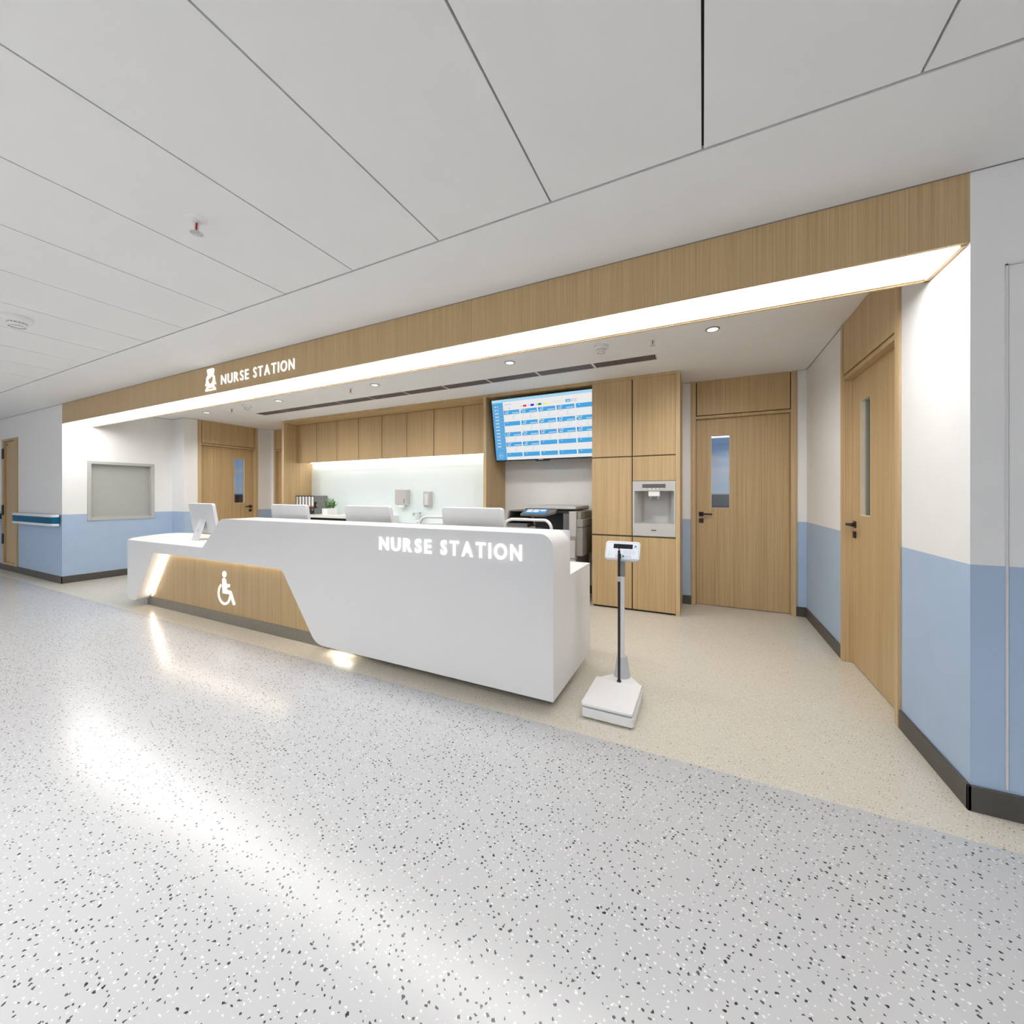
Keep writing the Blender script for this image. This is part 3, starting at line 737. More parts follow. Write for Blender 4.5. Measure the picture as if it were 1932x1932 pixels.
# plant
pt = thing('potted_plant', 'small bushy green plant in a white rectangular pot on the worktop', 'plant', (-5.71, 4.64, WT))
mb = MB()
px0, px1, py0, py1, ph = -5.775, -5.650, 4.55, 4.75, .105
for q in ((px0, px1, py0, py0 + .008), (px0, px1, py1 - .008, py1), (px0, px0 + .008, py0 + .008, py1 - .008), (px1 - .008, px1, py0 + .008, py1 - .008)): mb.box(*q, WT, WT + ph, 'pot')
mb.box(px0 + .008, px1 - .008, py0 + .008, py1 - .008, WT, WT + .01, 'pot'); mb.build('pot', pt)
mb = MB(); mb.box(px0 + .008, px1 - .008, py0 + .008, py1 - .008, WT + .05, WT + ph - .012, 'soil'); mb.build('soil', pt)
mb = MB(); rng = random.Random(3)
for k in range(46):
    bx_, by_ = rng.uniform(px0 + .02, px1 - .02), rng.uniform(py0 + .02, py1 - .02)
    an = rng.uniform(0, 2 * PI); ln = rng.uniform(.02, .10); hh = rng.uniform(.04, .155)
    tip = (bx_ + math.cos(an) * ln, by_ + math.sin(an) * ln, WT + ph - .01 + hh)
    mb.tube([(bx_, by_, WT + ph - .02), ((bx_ + tip[0]) / 2, (by_ + tip[1]) / 2, WT + ph + hh * .6), tip], .0015, 'leaf', 4)
    for j in range(6):
        t = rng.uniform(.35, 1); p = Vector((bx_ + (tip[0] - bx_) * t, by_ + (tip[1] - by_) * t, WT + ph + (hh) * t))
        d = Vector((rng.uniform(-1, 1), rng.uniform(-1, 1), rng.uniform(-.3, .7))).normalized(); s = d.cross(Vector((0, 0, 1))).normalized()
        L_, w_ = rng.uniform(.018, .03), rng.uniform(.008, .013); up = d.cross(s) * .003
        mb.add([p, p + d * L_ * .35 + s * w_ + up, p + d * L_ * .75 + s * w_ * .8 + up, p + d * L_, p + d * L_ * .75 - s * w_ * .8 + up, p + d * L_ * .35 - s * w_ + up], [(0, 1, 2, 3), (0, 3, 4, 5)], 'leaf')
mb.build('foliage', pt, recalc=False)

# ------------------------------------------------------------------ tall cabinets with water dispenser
XM, XN = -.684, -.250
tl = thing('tall_cabinet', 'left oak tall cabinet column, beside the screen niche', 'cabinet', ((XT + XM) / 2, 4.65, 0), 'oak tall cabinets')
mb = MB(); mb.box(XT, XM - .001, FY + .02, YB - .001, .03, ZC - .002, 'oak'); mb.box(XT, XM - .001, FY + .006, FY + .02, .03, 2.497, 'groove'); mb.box(XT, XT + .001, FY + .0, FY + .02, .03, 2.497, 'oak'); mb.build('carcass', tl)
mb = MB(); mb.box(XT + .01, XM - .001, FY + .03, YB - .01, 0, .03, 'groove'); mb.build('toe_kick', tl)
for z0, z1 in ((.022, .797), (.813, 1.662), (1.674, 2.497)):
    mb = MB(); mb.box(XT, XM - .006, FY, FY + .019, z0, z1, 'oak'); mb.build('door', tl, bevel=.001, seg=1)
mb = MB(); mb.box(XT, XM, FY, FY + .02, 2.499, ZC - .002, 'oak'); mb.build('top_rail', tl)
tr = thing('tall_cabinet', 'right oak tall cabinet column, with the water dispenser set into it', 'cabinet', ((XM + XN) / 2, 4.65, 0), 'oak tall cabinets')
mb = MB()
mb.box(XM, XN, FY + .02, YB - .001, .03, .808, 'oak'); mb.box(XM, XN, FY + .02, YB - .001, 1.402, ZC - .002, 'oak'); mb.box(XM, XN, FY + .30, YB - .001, .808, 1.402, 'oak')
mb.box(XM, XN, FY + .006, FY + .02, .03, .80, 'groove'); mb.box(XM, XN, FY + .006, FY + .02, 1.402, 2.497, 'groove'); mb.build('carcass', tr)
mb = MB(); mb.box(XM, XN, FY + .03, YB - .01, 0, .03, 'groove'); mb.build('toe_kick', tr)
for z0, z1 in ((.022, .797), (1.402, 1.662), (1.674, 2.497)):
    mb = MB(); mb.box(XM + .006, XN - .001, FY, FY + .019, z0, z1, 'oak'); mb.build('door', tr, bevel=.001, seg=1)
mb = MB(); mb.box(XM, XN, FY, FY + .02, 2.499, ZC - .002, 'oak'); mb.build('top_rail', tr)
mb = MB(); mb.box(XN, -.210, FY, YB - .001, 0, ZC - .002, 'oak'); mb.box(XN, -.2101, FY - .002, FY, 0, ZC - .002, 'oak_edge'); mb.build('end_panel', tr)
wd = thing('water_dispenser', 'light grey built-in water dispenser in the right oak tall cabinet', 'water dispenser', (-.465, FY, .81))
dx0, dx1, dz0, dz1 = -.680, -.252, .814, 1.398
rx0, rx1, rz0, rz1 = -.661, -.265, .948, 1.294
mb = MB()
for q in ((dx0, rx0, dz0, dz1), (rx1, dx1, dz0, dz1), (rx0, rx1, dz0, rz0), (rx0, rx1, rz1, dz1)): mb.box(q[0], q[1], FY - .004, FY + .012, q[2], q[3], 'dispenser')
mb.build('front_panel', wd)
dp = .22; k0, k1 = -.590, -.330
mb = MB()
mb.add([(rx0, FY + .012, rz0), (k0, FY + dp, rz0), (k0, FY + dp, rz1), (rx0, FY + .012, rz1)], [(0, 1, 2, 3)], 'dispenser')
mb.add([(rx1, FY + .012, rz0), (k1, FY + dp, rz0), (k1, FY + dp, rz1), (rx1, FY + .012, rz1)], [(0, 1, 2, 3)], 'dispenser')
mb.add([(k0, FY + dp, rz0), (k1, FY + dp, rz0), (k1, FY + dp, rz1), (k0, FY + dp, rz1)], [(0, 1, 2, 3)], 'dispenser')
mb.add([(rx0, FY + .012, rz0), (rx1, FY + .012, rz0), (k1, FY + dp, rz0), (k0, FY + dp, rz0)], [(0, 1, 2, 3)], 'dispenser')
mb.add([(rx0, FY + .012, rz1), (rx1, FY + .012, rz1), (k1, FY + dp, rz1), (k0, FY + dp, rz1)], [(0, 1, 2, 3)], 'dispenser')
mb.build('alcove', wd, recalc=False)
mb = MB(); mb.box(-.580, -.348, FY - .007, FY - .003, 1.325, 1.366, 'disp_dark'); mb.build('display', wd)
for i, xx in enumerate((-.560, -.540, -.505, -.465, -.425, -.392, -.372)):
    r = .0095 if 2 <= i <= 4 else .0055
    mb = MB(); mb.prism(disc(xx, 1.318 - (.004 if r > .006 else 0), r, r, 14), 'y', FY - .012, FY - .003, 'white_plastic'); mb.build('button', wd)
mb = MB(); mb.box(-.520, -.405, FY + .005, FY + .11, 1.236, rz1, 'white_plastic'); noz = mb.build('nozzle_block', wd, bevel=.004)
for xx in (-.50, -.425):
    mb = MB(); mb.lathe([(.007, 1.205), (.008, 1.215), (.008, 1.236)], 'chrome', (xx, FY + .05, 0), 12); mb.build('spout', noz)
mb = MB(); mb.box(-.491, -.440, FY - .007, FY - .003, .873, .882, 'black'); mb.build('tray_slot', wd)

# ------------------------------------------------------------------ wall screen
tv = thing('wall_display_screen', 'large tilted wall screen showing a blue and white ward bed table', 'screen', (-1.785, 4.60, 2.07))
TX0, TX1 = -2.443, -1.129
yt, yb_, zt, zb = 4.405, 4.550, 2.462, 1.688
hh = math.hypot(yb_ - yt, zt - zb); ny, nz = -(zt - zb) / hh, -(yb_ - yt) / hh   # outward normal
def TP(s, t, o=0):   # s metres from left, t metres from top
    f = t / hh
    return (TX0 + s, yt + (yb_ - yt) * f + ny * o, zt + (zb - zt) * f + nz * o)
def tvbox(mb, s0, s1, t0, t1, o0, o1, mat):
    vs = [TP(s, t, o) for o in (o0, o1) for t in (t0, t1) for s in (s0, s1)]
    mb.add(vs, [(0, 2, 3, 1), (4, 5, 7, 6), (0, 1, 5, 4), (2, 6, 7, 3), (0, 4, 6, 2), (1, 3, 7, 5)], mat)
TW = TX1 - TX0
mb = MB(); tvbox(mb, 0, TW, 0, hh, -.035, 0, 'black'); tvbox(mb, .56, .74, hh - .002, hh + .014, -.03, .002, 'black'); mb.build('bezel', tv, bevel=.002)
mb = MB(); tvbox(mb, .2, 1.0, .2, .6, -.075, -.035, 'black'); mb.box(-2.0, -1.5, 4.54, YB - .001, 2.0, 2.2, 'black'); mb.build('wall_mount', tv)
ui = MB()
B = .010; SW, SH = TW - B, hh - .016
def R(s0, s1, t0, t1, mat, lay):
    o = .0006 + lay * .0005
    s0, s1 = max(s0, B * .7), min(s1, TW - .0005); 
    if s1 <= s0: return
    ui.add([TP(s0, t0, o), TP(s1, t0, o), TP(s1, t1, o), TP(s0, t1, o)], [(0, 1, 2, 3)], mat)
R(B, TW, .006, SH, 'ui_white', 0)
R(B, TW, .006, .040, 'ui_lblue', 1)
R(B, .166, .006, SH, 'ui_side', 1); R(B, .166, .006, .045, 'ui_lblue', 2)
for k in range(18): R(.016 + k * .007, .0205 + k * .007, .018, .028, 'ui_white', 3)
rr = random.Random(11)
for k in range(13):
    t = .085 + k * .042
    for j in range(4):
        if k < 2 and j == 2: continue
        R(.045 + j * .0135, .056 + j * .0135, t, t + .012, 'ui_white', 3)
    R(B, .166, t + .027, t + .0285, 'ui_lblue', 3)
cc = (.085, hh - .075)
for k in range(20):
    a0, a1 = 2 * PI * k / 20, 2 * PI * (k + 1) / 20
    ui.add([TP(cc[0] + .034 * math.cos(a0), cc[1] + .034 * math.sin(a0), .0025), TP(cc[0] + .034 * math.cos(a1), cc[1] + .034 * math.sin(a1), .0025), TP(cc[0] + .030 * math.cos(a1), cc[1] + .030 * math.sin(a1), .0025), TP(cc[0] + .030 * math.cos(a0), cc[1] + .030 * math.sin(a0), .0025)], [(0, 1, 2, 3)], 'ui_lblue')
R(cc[0] - .018, cc[0] + .018, cc[1] - .003, cc[1] + .003, 'ui_lblue', 3)
ui.add([TP(cc[0] - .022, cc[1], .0025), TP(cc[0] - .004, cc[1] - .016, .0025), TP(cc[0] - .004, cc[1] + .016, .0025)], [(0, 1, 2)], 'ui_lblue')
# header row
for k in range(7): R(.185 + k * .014, .194 + k * .014, .070, .079, 'ui_grey', 2)
R(.185, .195, .115, .124, 'ui_grey', 2)
for k in range(3): R(.235 + k * .011, .243 + k * .011, .115, .124, 'ui_grey', 2)
R(.330, .334, .110, .130, 'ui_lgrey', 2)
for s0, c in ((.445, 'ui_red'), (.545, 'ui_dblue'), (.643, 'ui_green'), (.743, 'ui_yellow')):
    R(s0, s0 + .045, .098, .122, c, 2); R(s0 - .032, s0 - .022, .106, .115, 'ui_grey', 2); R(s0 - .018, s0 - .008, .106, .115, 'ui_grey', 2)
for k in range(10): R(.838 + k * .0135, .846 + k * .0135, .098, .104, 'ui_lgrey', 2)
R(.992, 1.053, .088, .120, 'ui_blue', 2); R(1.062, 1.126, .088, .120, 'ui_lgrey', 2)
for k in range(3): R(1.008 + k * .012, 1.017 + k * .012, .099, .110, 'ui_white', 3); R(1.078 + k * .013, 1.087 + k * .013, .099, .110, 'ui_white', 3)
rows = [.146, .287, .420, .548, .680]
full = {0: (1, 1, 1, 1, 0), 1: (0, 1, 1, 1, 1), 2: (1, 1, 1, 1, 1), 3: (1, 1, 0, 0, 0), 4: (0, 0, 0, 0, 0)}
tagc = {(0, 0): 'ui_red', (0, 1): 'ui_yellow', (0, 2): 'ui_dblue', (0, 3): 'ui_green', (1, 1): 'ui_green', (1, 2): 'ui_yellow', (1, 3): 'ui_dblue', (1, 4): 'ui_yellow',
        (2, 0): 'ui_green', (2, 1): 'ui_yellow', (2, 2): 'ui_red', (2, 3): 'ui_red', (2, 4): 'ui_dblue', (3, 0): 'ui_red', (3, 1): 'ui_dblue'}
linec = {'ui_red': 'ui_pink', 'ui_yellow': 'ui_lgrey', 'ui_dblue': 'ui_lblue', 'ui_green': 'ui_lgrey'}
for r in range(5):
    for c in range(5):
        s0 = .170 + c * .236; s1 = s0 + .219; t0 = rows[r]; t1 = t0 + .052
        R(s0, s1, t0, t1, 'ui_blue', 2)
        if full[r][c]:
            tc_ = tagc[(r, c)]
            R(s0 + .003, s0 + .016, t0 + .004, t0 + .018, tc_, 3)
            for k in range(3): R(s0 + .022 + k * .013 + (k > 0) * .01, s0 + .032 + k * .013 + (k > 0) * .01, t0 + .008, t0 + .018, 'ui_white', 3)
            for k in range(3): R(s0 + .022 + k * .014, s0 + .033 + k * .014, t0 + .030, t0 + .040, 'ui_white', 3)
            for k in range(10): R(s0 + .118 + k * .0093, s0 + .1255 + k * .0093, t0 + .032, t0 + .041, 'ui_white', 3)
            R(s1 - .010, s1 - .002, t0 + .003, t0 + .012, 'ui_red' if (r + c) % 2 == 0 else 'ui_side', 3)
            for q in range(3):
                t = t0 + .062 + q * .020
                for k in range(8 if q == 0 else 2): R(s0 + .012 + k * .0105, s0 + .019 + k * .0105, t, t + .006, 'ui_lgrey', 2)
                for k in range(5 if q == 0 else 2): R(s0 + .122 + k * .0105, s0 + .130 + k * .0105, t, t + .006, 'ui_grey' if q else 'ui_lgrey', 2)
            R(s0, s1, t0 + .124 - .006, t0 + .124 - .003, linec[tc_], 2)
        else:
            R(s0 + .036, s0 + .048, t0 + .012, t0 + .020, 'ui_white', 3)
ui.build('display_image', tv, recalc=False)
mb = MB()
for k in range(4): tvbox(mb, .60 + k * .016, .612 + k * .016, hh - .0115, hh - .004, 0, .0008, 'ui_lgrey')
mb.build('maker_mark', tv)

# ------------------------------------------------------------------ printer in the niche
pr = thing('office_printer', 'grey floor-standing office copier in the niche under the screen', 'printer', (-1.6, 4.58, 0))
PX0, PX1, PF, PBk = -1.91, -1.285, 4.30, 4.86
mb = MB()
mb.box(PX0, PX1, PF, PBk, .08, .78, 'printer_grey')
mb.box(PX1 - .085, PX1, PF, PBk, .78, 1.065, 'printer_light'); mb.box(PX0, PX1 - .085, PF + .30, PBk, .78, 1.065, 'printer_dark')
mb.box(PX1 - .165, PX1 - .085, PF + .03, PF + .30, .78, 1.065, 'printer_mid'); mb.box(PX0, PX1 - .085, PF + .02, PBk, 1.04, 1.075, 'printer_dark')
mb.build('body', pr, bevel=.006)
mb = MB(); mb.box(PX0 - .005, PX1 + .0, PF - .01, PBk, 1.088, 1.122, 'printer_light'); mb.box(PX0, PX1 - .002, PF - .004, PBk - .01, 1.076, 1.088, 'black'); mb.build('scanner_lid', pr, bevel=.006)
mb = MB()
mb.box(PX1, PX1 + .045, PF + .03, PBk - .02, .96, 1.06, 'printer_grey'); mb.box(PX1 - .002, PX1 + .075, PF + .01, PBk + .04, .885, .975, 'printer_grey')
mb.build('side_cover', pr, bevel=.006)
mb = MB(); mb.box(PX1 - .002, PX1 + .072, PF + .01, PBk + .04, .560, .880, 'printer_grey'); mb.build('bypass_tray', pr, bevel=.006)
mb = MB()
mb.box(-2.19, PX0 - .001, PF + .06, PBk - .08, .86, .90, 'printer_mid'); mb.prism(fillet([(-2.20, .90), (PX0 - .001, .90), (PX0 - .001, 1.062), (-2.16, 1.062, .03)], 4), 'y', PBk - .10, PBk - .08, 'printer_dark')
mb.prism(fillet([(-2.20, .88), (-2.185, .88), (-2.14, 1.062), (-2.17, 1.062, .02)], 4), 'y', PF + .06, PBk - .10, 'printer_mid')
mb.box(-2.15, PX0 - .001, PF + .06, PBk - .08, 1.05, 1.064, 'printer_mid'); mb.box(-2.17, PX0 - .001, PF + .10, PBk - .1, .96, .972, 'printer_mid')
mb.build('output_tray', pr, bevel=.003)
for k in range(3):
    mb = MB(); mb.box(PX0 + .01, PX1 - .01, PF - .012, PF + .001, .10 + k * .215, .305 + k * .215, 'printer_light'); dr = mb.build('drawer', pr, bevel=.004)
    mb = MB(); mb.box(-1.70, -1.50, PF - .018, PF - .010, .22 + k * .215, .25 + k * .215, 'printer_dark'); mb.build('handle', dr)
mb = MB()
pan = [(-1.905, 4.13, 1.032), (-1.60, 4.13, 1.032), (-1.50, 4.20, 1.062), (-1.50, 4.27, 1.088), (-1.88, 4.27, 1.088)]
low = [(x, y + .01, z - .028) for x, y, z in pan]; n = len(pan)
mb.add(pan + low, [tuple(range(n)), tuple(range(n, 2 * n))[::-1]] + [(i, n + i, n + (i + 1) % n, (i + 1) % n) for i in range(n)], 'printer_mid')
cp = mb.build('control_panel', pr, bevel=.004)
def pq(a, b): return (-1.89 + a * .37, 4.13 + b * .14, 1.0335 + b * .0560)
mb = MB()
def quad(a0, a1, b0, b1, mat, o=0):
    mb.add([tuple(Vector(pq(a, b)) + Vector((0, -.0008, .0018)) * (1 + o)) for a, b in ((a0, b0), (a1, b0), (a1, b1), (a0, b1))], [(0, 1, 2, 3)], mat)
quad(.08, .78, .14, .88, 'ui_blue'); quad(.12, .30, .30, .80, 'ui_white', 1); quad(.33, .52, .30, .80, 'ui_white', 1); quad(.55, .74, .48, .80, 'ui_white', 1)
mb.build('touch_screen', cp, recalc=False)
mb = MB(); mb.tube([(-1.80, 4.22, 1.05), (-1.80, 4.30, .95), (-1.80, 4.34, .90)], .016, 'printer_mid', 8); mb.build('panel_arm', pr)
for xx in (PX0 + .06, PX1 - .06):
    for yy in (PF + .06, PBk - .06):
        mb = MB(); mb.lathe([(.03, 0), (.03, .08)], 'black', (xx, yy, 0), 14); mb.build('caster', pr)

# ------------------------------------------------------------------ computers
def monitor(loc, rz, label):
    """local: back of the stand at origin, screen faces +Y"""
    o = thing('desktop_computer', label, 'computer', loc, 'white desktop computers on the counter')
    W_, H_, th = .535, .345, math.radians(9)
    base_y, z0 = .105, .070
    def q(u, w, dpt): return (u, base_y - math.sin(th) * w + dpt * math.cos(th), z0 + math.cos(th) * w + dpt * math.sin(th))
    def slab(poly, d0, d1, mat, mb):
        n = len(poly); vs = [q(a, b, d0) for a, b in poly] + [q(a, b, d1) for a, b in poly]
        mb.add(vs, [tuple(range(n))[::-1], tuple(range(n, 2 * n))] + [(i, (i + 1) % n, n + (i + 1) % n, n + i) for i in range(n)], mat)
    def local_build(mb, name, par, **k):
        me = bpy.data.meshes.new(name); me.from_pydata(mb.v, [], mb.f)
        for m in mb.mats: me.materials.append(M[m])
        me.polygons.foreach_set('material_index', mb.m)
        bm = bmesh.new(); bm.from_mesh(me); bmesh.ops.recalc_face_normals(bm, faces=bm.faces); bm.to_mesh(me); bm.free()
        ob = bpy.data.objects.new(name, me); COL.objects.link(ob); ob.parent = par
        if k.get('bevel'):
            b = ob.modifiers.new('bevel', 'BEVEL'); b.width = k['bevel']; b.segments = 3; b.limit_method = 'ANGLE'; b.angle_limit = math.radians(35)
        return ob
    mb = MB(); slab(rrect(-W_ / 2, W_ / 2, 0, H_, .028), 0, .024, 'silver', mb); h = local_build(mb, 'housing', o, bevel=.004)
    mb = MB(); slab(rrect(-W_ / 2 + .001, W_ / 2 - .001, .001, H_ - .001, .027), .0245, .030, 'white_plastic', mb); local_build(mb, 'front_bezel', o)
    mb = MB(); slab([(-W_ / 2 + .02, .05), (W_ / 2 - .02, .05), (W_ / 2 - .02, H_ - .02), (-W_ / 2 + .02, H_ - .02)], .0301, .031, 'screen_black', mb); local_build(mb, 'screen', o)
    # stand: leaning rear strip joined to a foot plate
    prof = [(.0, .004), (.0, .0), (.17, .0), (.17, .008), (.018, .008), (.090, .235), (.082, .240)]
    mb = MB(); mb.prism([(a, b) for a, b in prof], 'x', -.068, .068, 'silver'); st = local_build(mb, 'stand', o, bevel=.003)
    mb = MB(); n = 18; cy, cz = .035, .105; ty, tz = .075, .24
    L_ = math.hypot(.082, .236); dy, dz = .082 / L_, .236 / L_; nyy, nzz = -dz, dy
    ring = []
    for k in range(n):
        a = 2 * PI * k / n; u, w = .021 * math.cos(a), .021 * math.sin(a)
        ring.append((u, .0 + dy * (.11 + w) + nyy * .0012, .004 + dz * (.11 + w) + nzz * .0012))
    mb.add(ring, [tuple(range(n))], 'scale_lgrey'); local_build(mb, 'cable_hole', st)
    o.rotation_euler = (0, 0, rz)
    return o
DZ_ = CD + .001
m1 = monitor((-5.12, 2.395, DZ_), math.radians(-2), 'white desktop computer on the low left end of the counter, back turned')
dup(m1, (-3.66, 2.445, DZ_), 'white desktop computer behind the raised counter, in front of the binders').rotation_euler = (0, 0, 0)
dup(m1, (-2.615, 2.445, DZ_), 'white desktop computer behind the raised counter, in front of the plant and sink').rotation_euler = (0, 0, 0)
dup(m1, (-1.556, 2.445, DZ_), 'white desktop computer behind the raised counter, nearest the copier').rotation_euler = (0, 0, 0)

# ------------------------------------------------------------------ chairs
def chair(cx, label):
    by = 3.30; o = thing('office_chair', label, 'chair', (cx, 3.12, 0), 'white framed chairs behind the counter')
    hw, zt_, zb_ = .238, 1.015, .52
    ring = fillet([(-hw, zb_, .10), (hw, zb_, .10), (hw, zt_, .075), (-hw, zt_, .075)], 8)
    def bow(a, b): return (cx + a, by + .04 * (1 - (a / hw) ** 2) + .02 * (b - .8), b + .012 * (1 - (a / hw) ** 2) * (1 if b > .9 else 0))
    mb = MB(); mb.tube([bow(a, b) for a, b in ring], .014, 'silver', 8, True); mb.build('back_frame', o)
    mb = MB(); pts = [bow(a * .96, zb_ + (b - zb_) * .98 + .004) for a, b in ring]
    nx, nzv = 12, 10; vs = []
    for j in range(nzv + 1):
        for i in range(nx + 1):
            a = -hw + .012 + (2 * hw - .024) * i / nx; b = zb_ + .012 + (zt_ - zb_ - .085) * j / nzv
            vs.append(bow(a, b))
    mb.add(vs, [(j * (nx + 1) + i, j * (nx + 1) + i + 1, (j + 1) * (nx + 1) + i + 1, (j + 1) * (nx + 1) + i) for j in range(nzv) for i in range(nx)], 'fabric_mesh', True)
    mb.build('back_mesh', o, recalc=False)
    mb = MB(); mb.prism(rrect(cx - .23, cx + .23, 2.93, 3.30, .07), 'z', .43, .49, 'seat_grey'); mb.build('seat', o, bevel=.015, seg=3)
    mb = MB(); mb.tube([(cx, 3.15, .43), (cx, 3.30, .42), (cx, 3.36, .52), (cx, 3.345, .75)], .018, 'white_plastic', 8); mb.build('back_support', o)
    for s in (-1, 1):
        mb = MB(); mb.tube([(cx + s * .20, 3.12, .435), (cx + s * .265, 3.12, .45), (cx + s * .265, 3.12, .66)], .012, 'white_plastic', 8); mb.box(cx + s * .265 - .03, cx + s * .265 + .03, 3.0, 3.24, .66, .685, 'printer_mid'); mb.build('armrest', o, bevel=.006)
    mb = MB(); mb.lathe([(.025, .09), (.025, .30), (.018, .30), (.018, .43)], 'chrome', (cx, 3.12, 0), 16); mb.build('gas_lift', o)
    for k in range(5):
        a = 2 * PI * k / 5 + .3; ex, ey = cx + .27 * math.cos(a), 3.12 + .27 * math.sin(a)
        mb = MB(); mb.tube([(cx, 3.12, .10), (ex, ey, .075)], [.022, .014], 'white_plastic', 8); lg = mb.build('base_leg', o)
        mb = MB(); mb.tube([(ex - .015 * math.sin(a), ey + .015 * math.cos(a), .028), (ex + .015 * math.sin(a), ey - .015 * math.cos(a), .028)], .028, 'black', 14); mb.tube([(ex, ey, .05), (ex, ey, .078)], .008, 'black', 6); mb.build('caster', lg)
    return o
chair(-2.455, 'white framed office chair behind the counter, left one, partly behind a computer')
chair(-1.452, 'white framed office chair behind the counter, right one, in front of the copier')

# ------------------------------------------------------------------ scale
sc = thing('weighing_scale', 'white column weighing scale standing on the floor beside the counter', 'scale', (-.465, 2.35, 0))
mb = MB(); pbase = fillet([(-.615, 2.152, .018), (-.330, 2.152, .018), (-.328, 2.515, .015), (-.425, 2.635, .02), (-.505, 2.635, .02), (-.615, 2.515, .015)], 5)
mb.prism(pbase, 'z', .008, .058, 'white_plastic')
inner = fillet([(-.607, 2.165, .015), (-.338, 2.165, .015), (-.336, 2.513, .012), (-.43, 2.63, .02), (-.50, 2.63, .02), (-.607, 2.513, .012)], 5)
mb.prism(inner, 'z', .058, .071, 'scale_lgrey'); mb.build('base', sc, bevel=.004)
mb = MB(); mb.prism(fillet([(-.617, 2.148, .018), (-.334, 2.148, .018), (-.332, 2.510, .012), (-.615, 2.510, .012)], 5), 'z', .070, .086, 'white_plastic'); mb.build('platform', sc, bevel=.003)
mb = MB(); mb.prism([(-.595, 2.513), (-.345, 2.513), (-.43, 2.625), (-.50, 2.625)], 'z', .058, .083, 'white_plastic'); mb.build('rear_cover', sc, bevel=.003)
mb = MB(); mb.lathe([(.052, .083), (.050, .095), (.033, .205), (.030, .214), (.02, .215)], 'scale_lgrey', (-.468, 2.590, 0), 24); mb.build('column_foot', sc)
mb = MB(); mb.box(-.480, -.454, 2.578, 2.604, .20, .74, 'white_plastic'); mb.build('column', sc, bevel=.004)
mb = MB(); mb.box(-.484, -.450, 2.574, 2.608, .725, .86, 'scale_grey'); mb.build('column_sleeve', sc, bevel=.003)
# tilted head
def hp(a, b, dpt):   # a metres from left, b 0 bottom..1 top, dpt into the head
    yy = 2.505 + .055 * b; zz = .846 + .109 * b; L_ = math.hypot(.055, .109); ny_, nz_ = .109 / L_, -.055 / L_
    return (-.562 + a, yy + ny_ * dpt, zz + nz_ * dpt)
def hslab(mb, poly, d0, d1, mat, shrink=None):
    n = len(poly); p2 = shrink or poly
    vs = [hp(a, b / .122, d0) for a, b in poly] + [hp(a, b / .122, d1) for a, b in p2]
    mb.add(vs, [tuple(range(n))[::-1], tuple(range(n, 2 * n))] + [(i, (i + 1) % n, n + (i + 1) % n, n + i) for i in range(n)], mat)
hw_ = .212
mb = MB(); hslab(mb, rrect(0, hw_, 0, .122, .018), 0, .022, 'white_plastic'); hslab(mb, rrect(.002, hw_ - .002, .002, .120, .018), .022, .045, 'scale_lgrey'); hslab(mb, rrect(.028, hw_ - .02, .004, .10, .01), .045, .055, 'scale_lgrey')
hd = mb.build('display_head', sc, bevel=.003)
mb = MB(); hslab(mb, rrect(.006, hw_ - .006, .006, .115, .014), -.0012, 0, 'scale_lgrey'); hslab(mb, rrect(.009, hw_ - .009, .008, .110, .012), -.0018, -.0012, 'face_white')
for (a0, a1, b0, b1, mt) in ((.115, .185, .052, .054, 'text_grey'), (.115, .185, .045, .047, 'text_grey'), (.115, .18, .059, .061, 'text_grey'), (.115, .185, .038, .040, 'text_grey'),
                             (.018, .033, .020, .038, 'pale_green'), (.178, .192, .084, .094, 'mark_blue'), (.182, .188, .094, .098, 'mark_blue'), (.176, .180, .078, .081, 'mark_blue'), (.190, .194, .078, .081, 'mark_blue')):
    hslab(mb, [(a0, b0), (a1, b0), (a1, b1), (a0, b1)], -.0024, -.0018, mt)
hslab(mb, [(.026 + .005 * math.cos(k * PI / 6), .050 + .005 * math.sin(k * PI / 6)) for k in range(12)], -.0024, -.0018, 'pale_yellow')
mb.build('membrane', hd)
mb = MB(); hslab(mb, [(.050, .072), (.168, .072), (.168, .102), (.050, .102)], -.003, -.0018, 'screen_black'); mb.build('display_window', hd)
for xx, mt in ((.075, 'btn_violet'), (.114, 'btn_green'), (.134, 'btn_violet'), (.154, 'btn_violet')):
    mb = MB(); hslab(mb, [(xx + .008 * math.cos(k * PI / 8), .022 + .008 * math.sin(k * PI / 8)) for k in range(16)], -.0028, -.0018, mt)
    if mt == 'btn_violet': hslab(mb, [(xx + .005 * math.cos(k * PI / 8), .022 + .005 * math.sin(k * PI / 8)) for k in range(16)], -.0032, -.0028, 'face_white')
    mb.build('button', hd)
mb = MB(); mb.box(-.476, -.461, 2.484, 2.496, .086, .905, 'black'); mb.tube([(-.466, 2.490, .90), (-.469, 2.490, .915), (-.475, 2.489, .92)], .004, 'black', 6)
mb.box(-.480, -.457, 2.481, 2.499, .086, .098, 'black'); rod = mb.build('height_rod', sc, bevel=.002)
mb = MB(); mb.box(-.462, -.456, 2.486, 2.494, .855, .885, 'black'); mb.build('rod_latch', rod)
mb = MB(); mb.box(-.479, -.458, 2.480, 2.500, .712, .743, 'scale_lgrey'); mb.build('rod_clamp', rod, bevel=.002)
for xx in (-.59, -.36):
    for yy in (2.20, 2.48):
        mb = MB(); mb.lathe([(.018, 0), (.018, .010)], 'black', (xx, yy, 0), 14); mb.build('foot', sc)

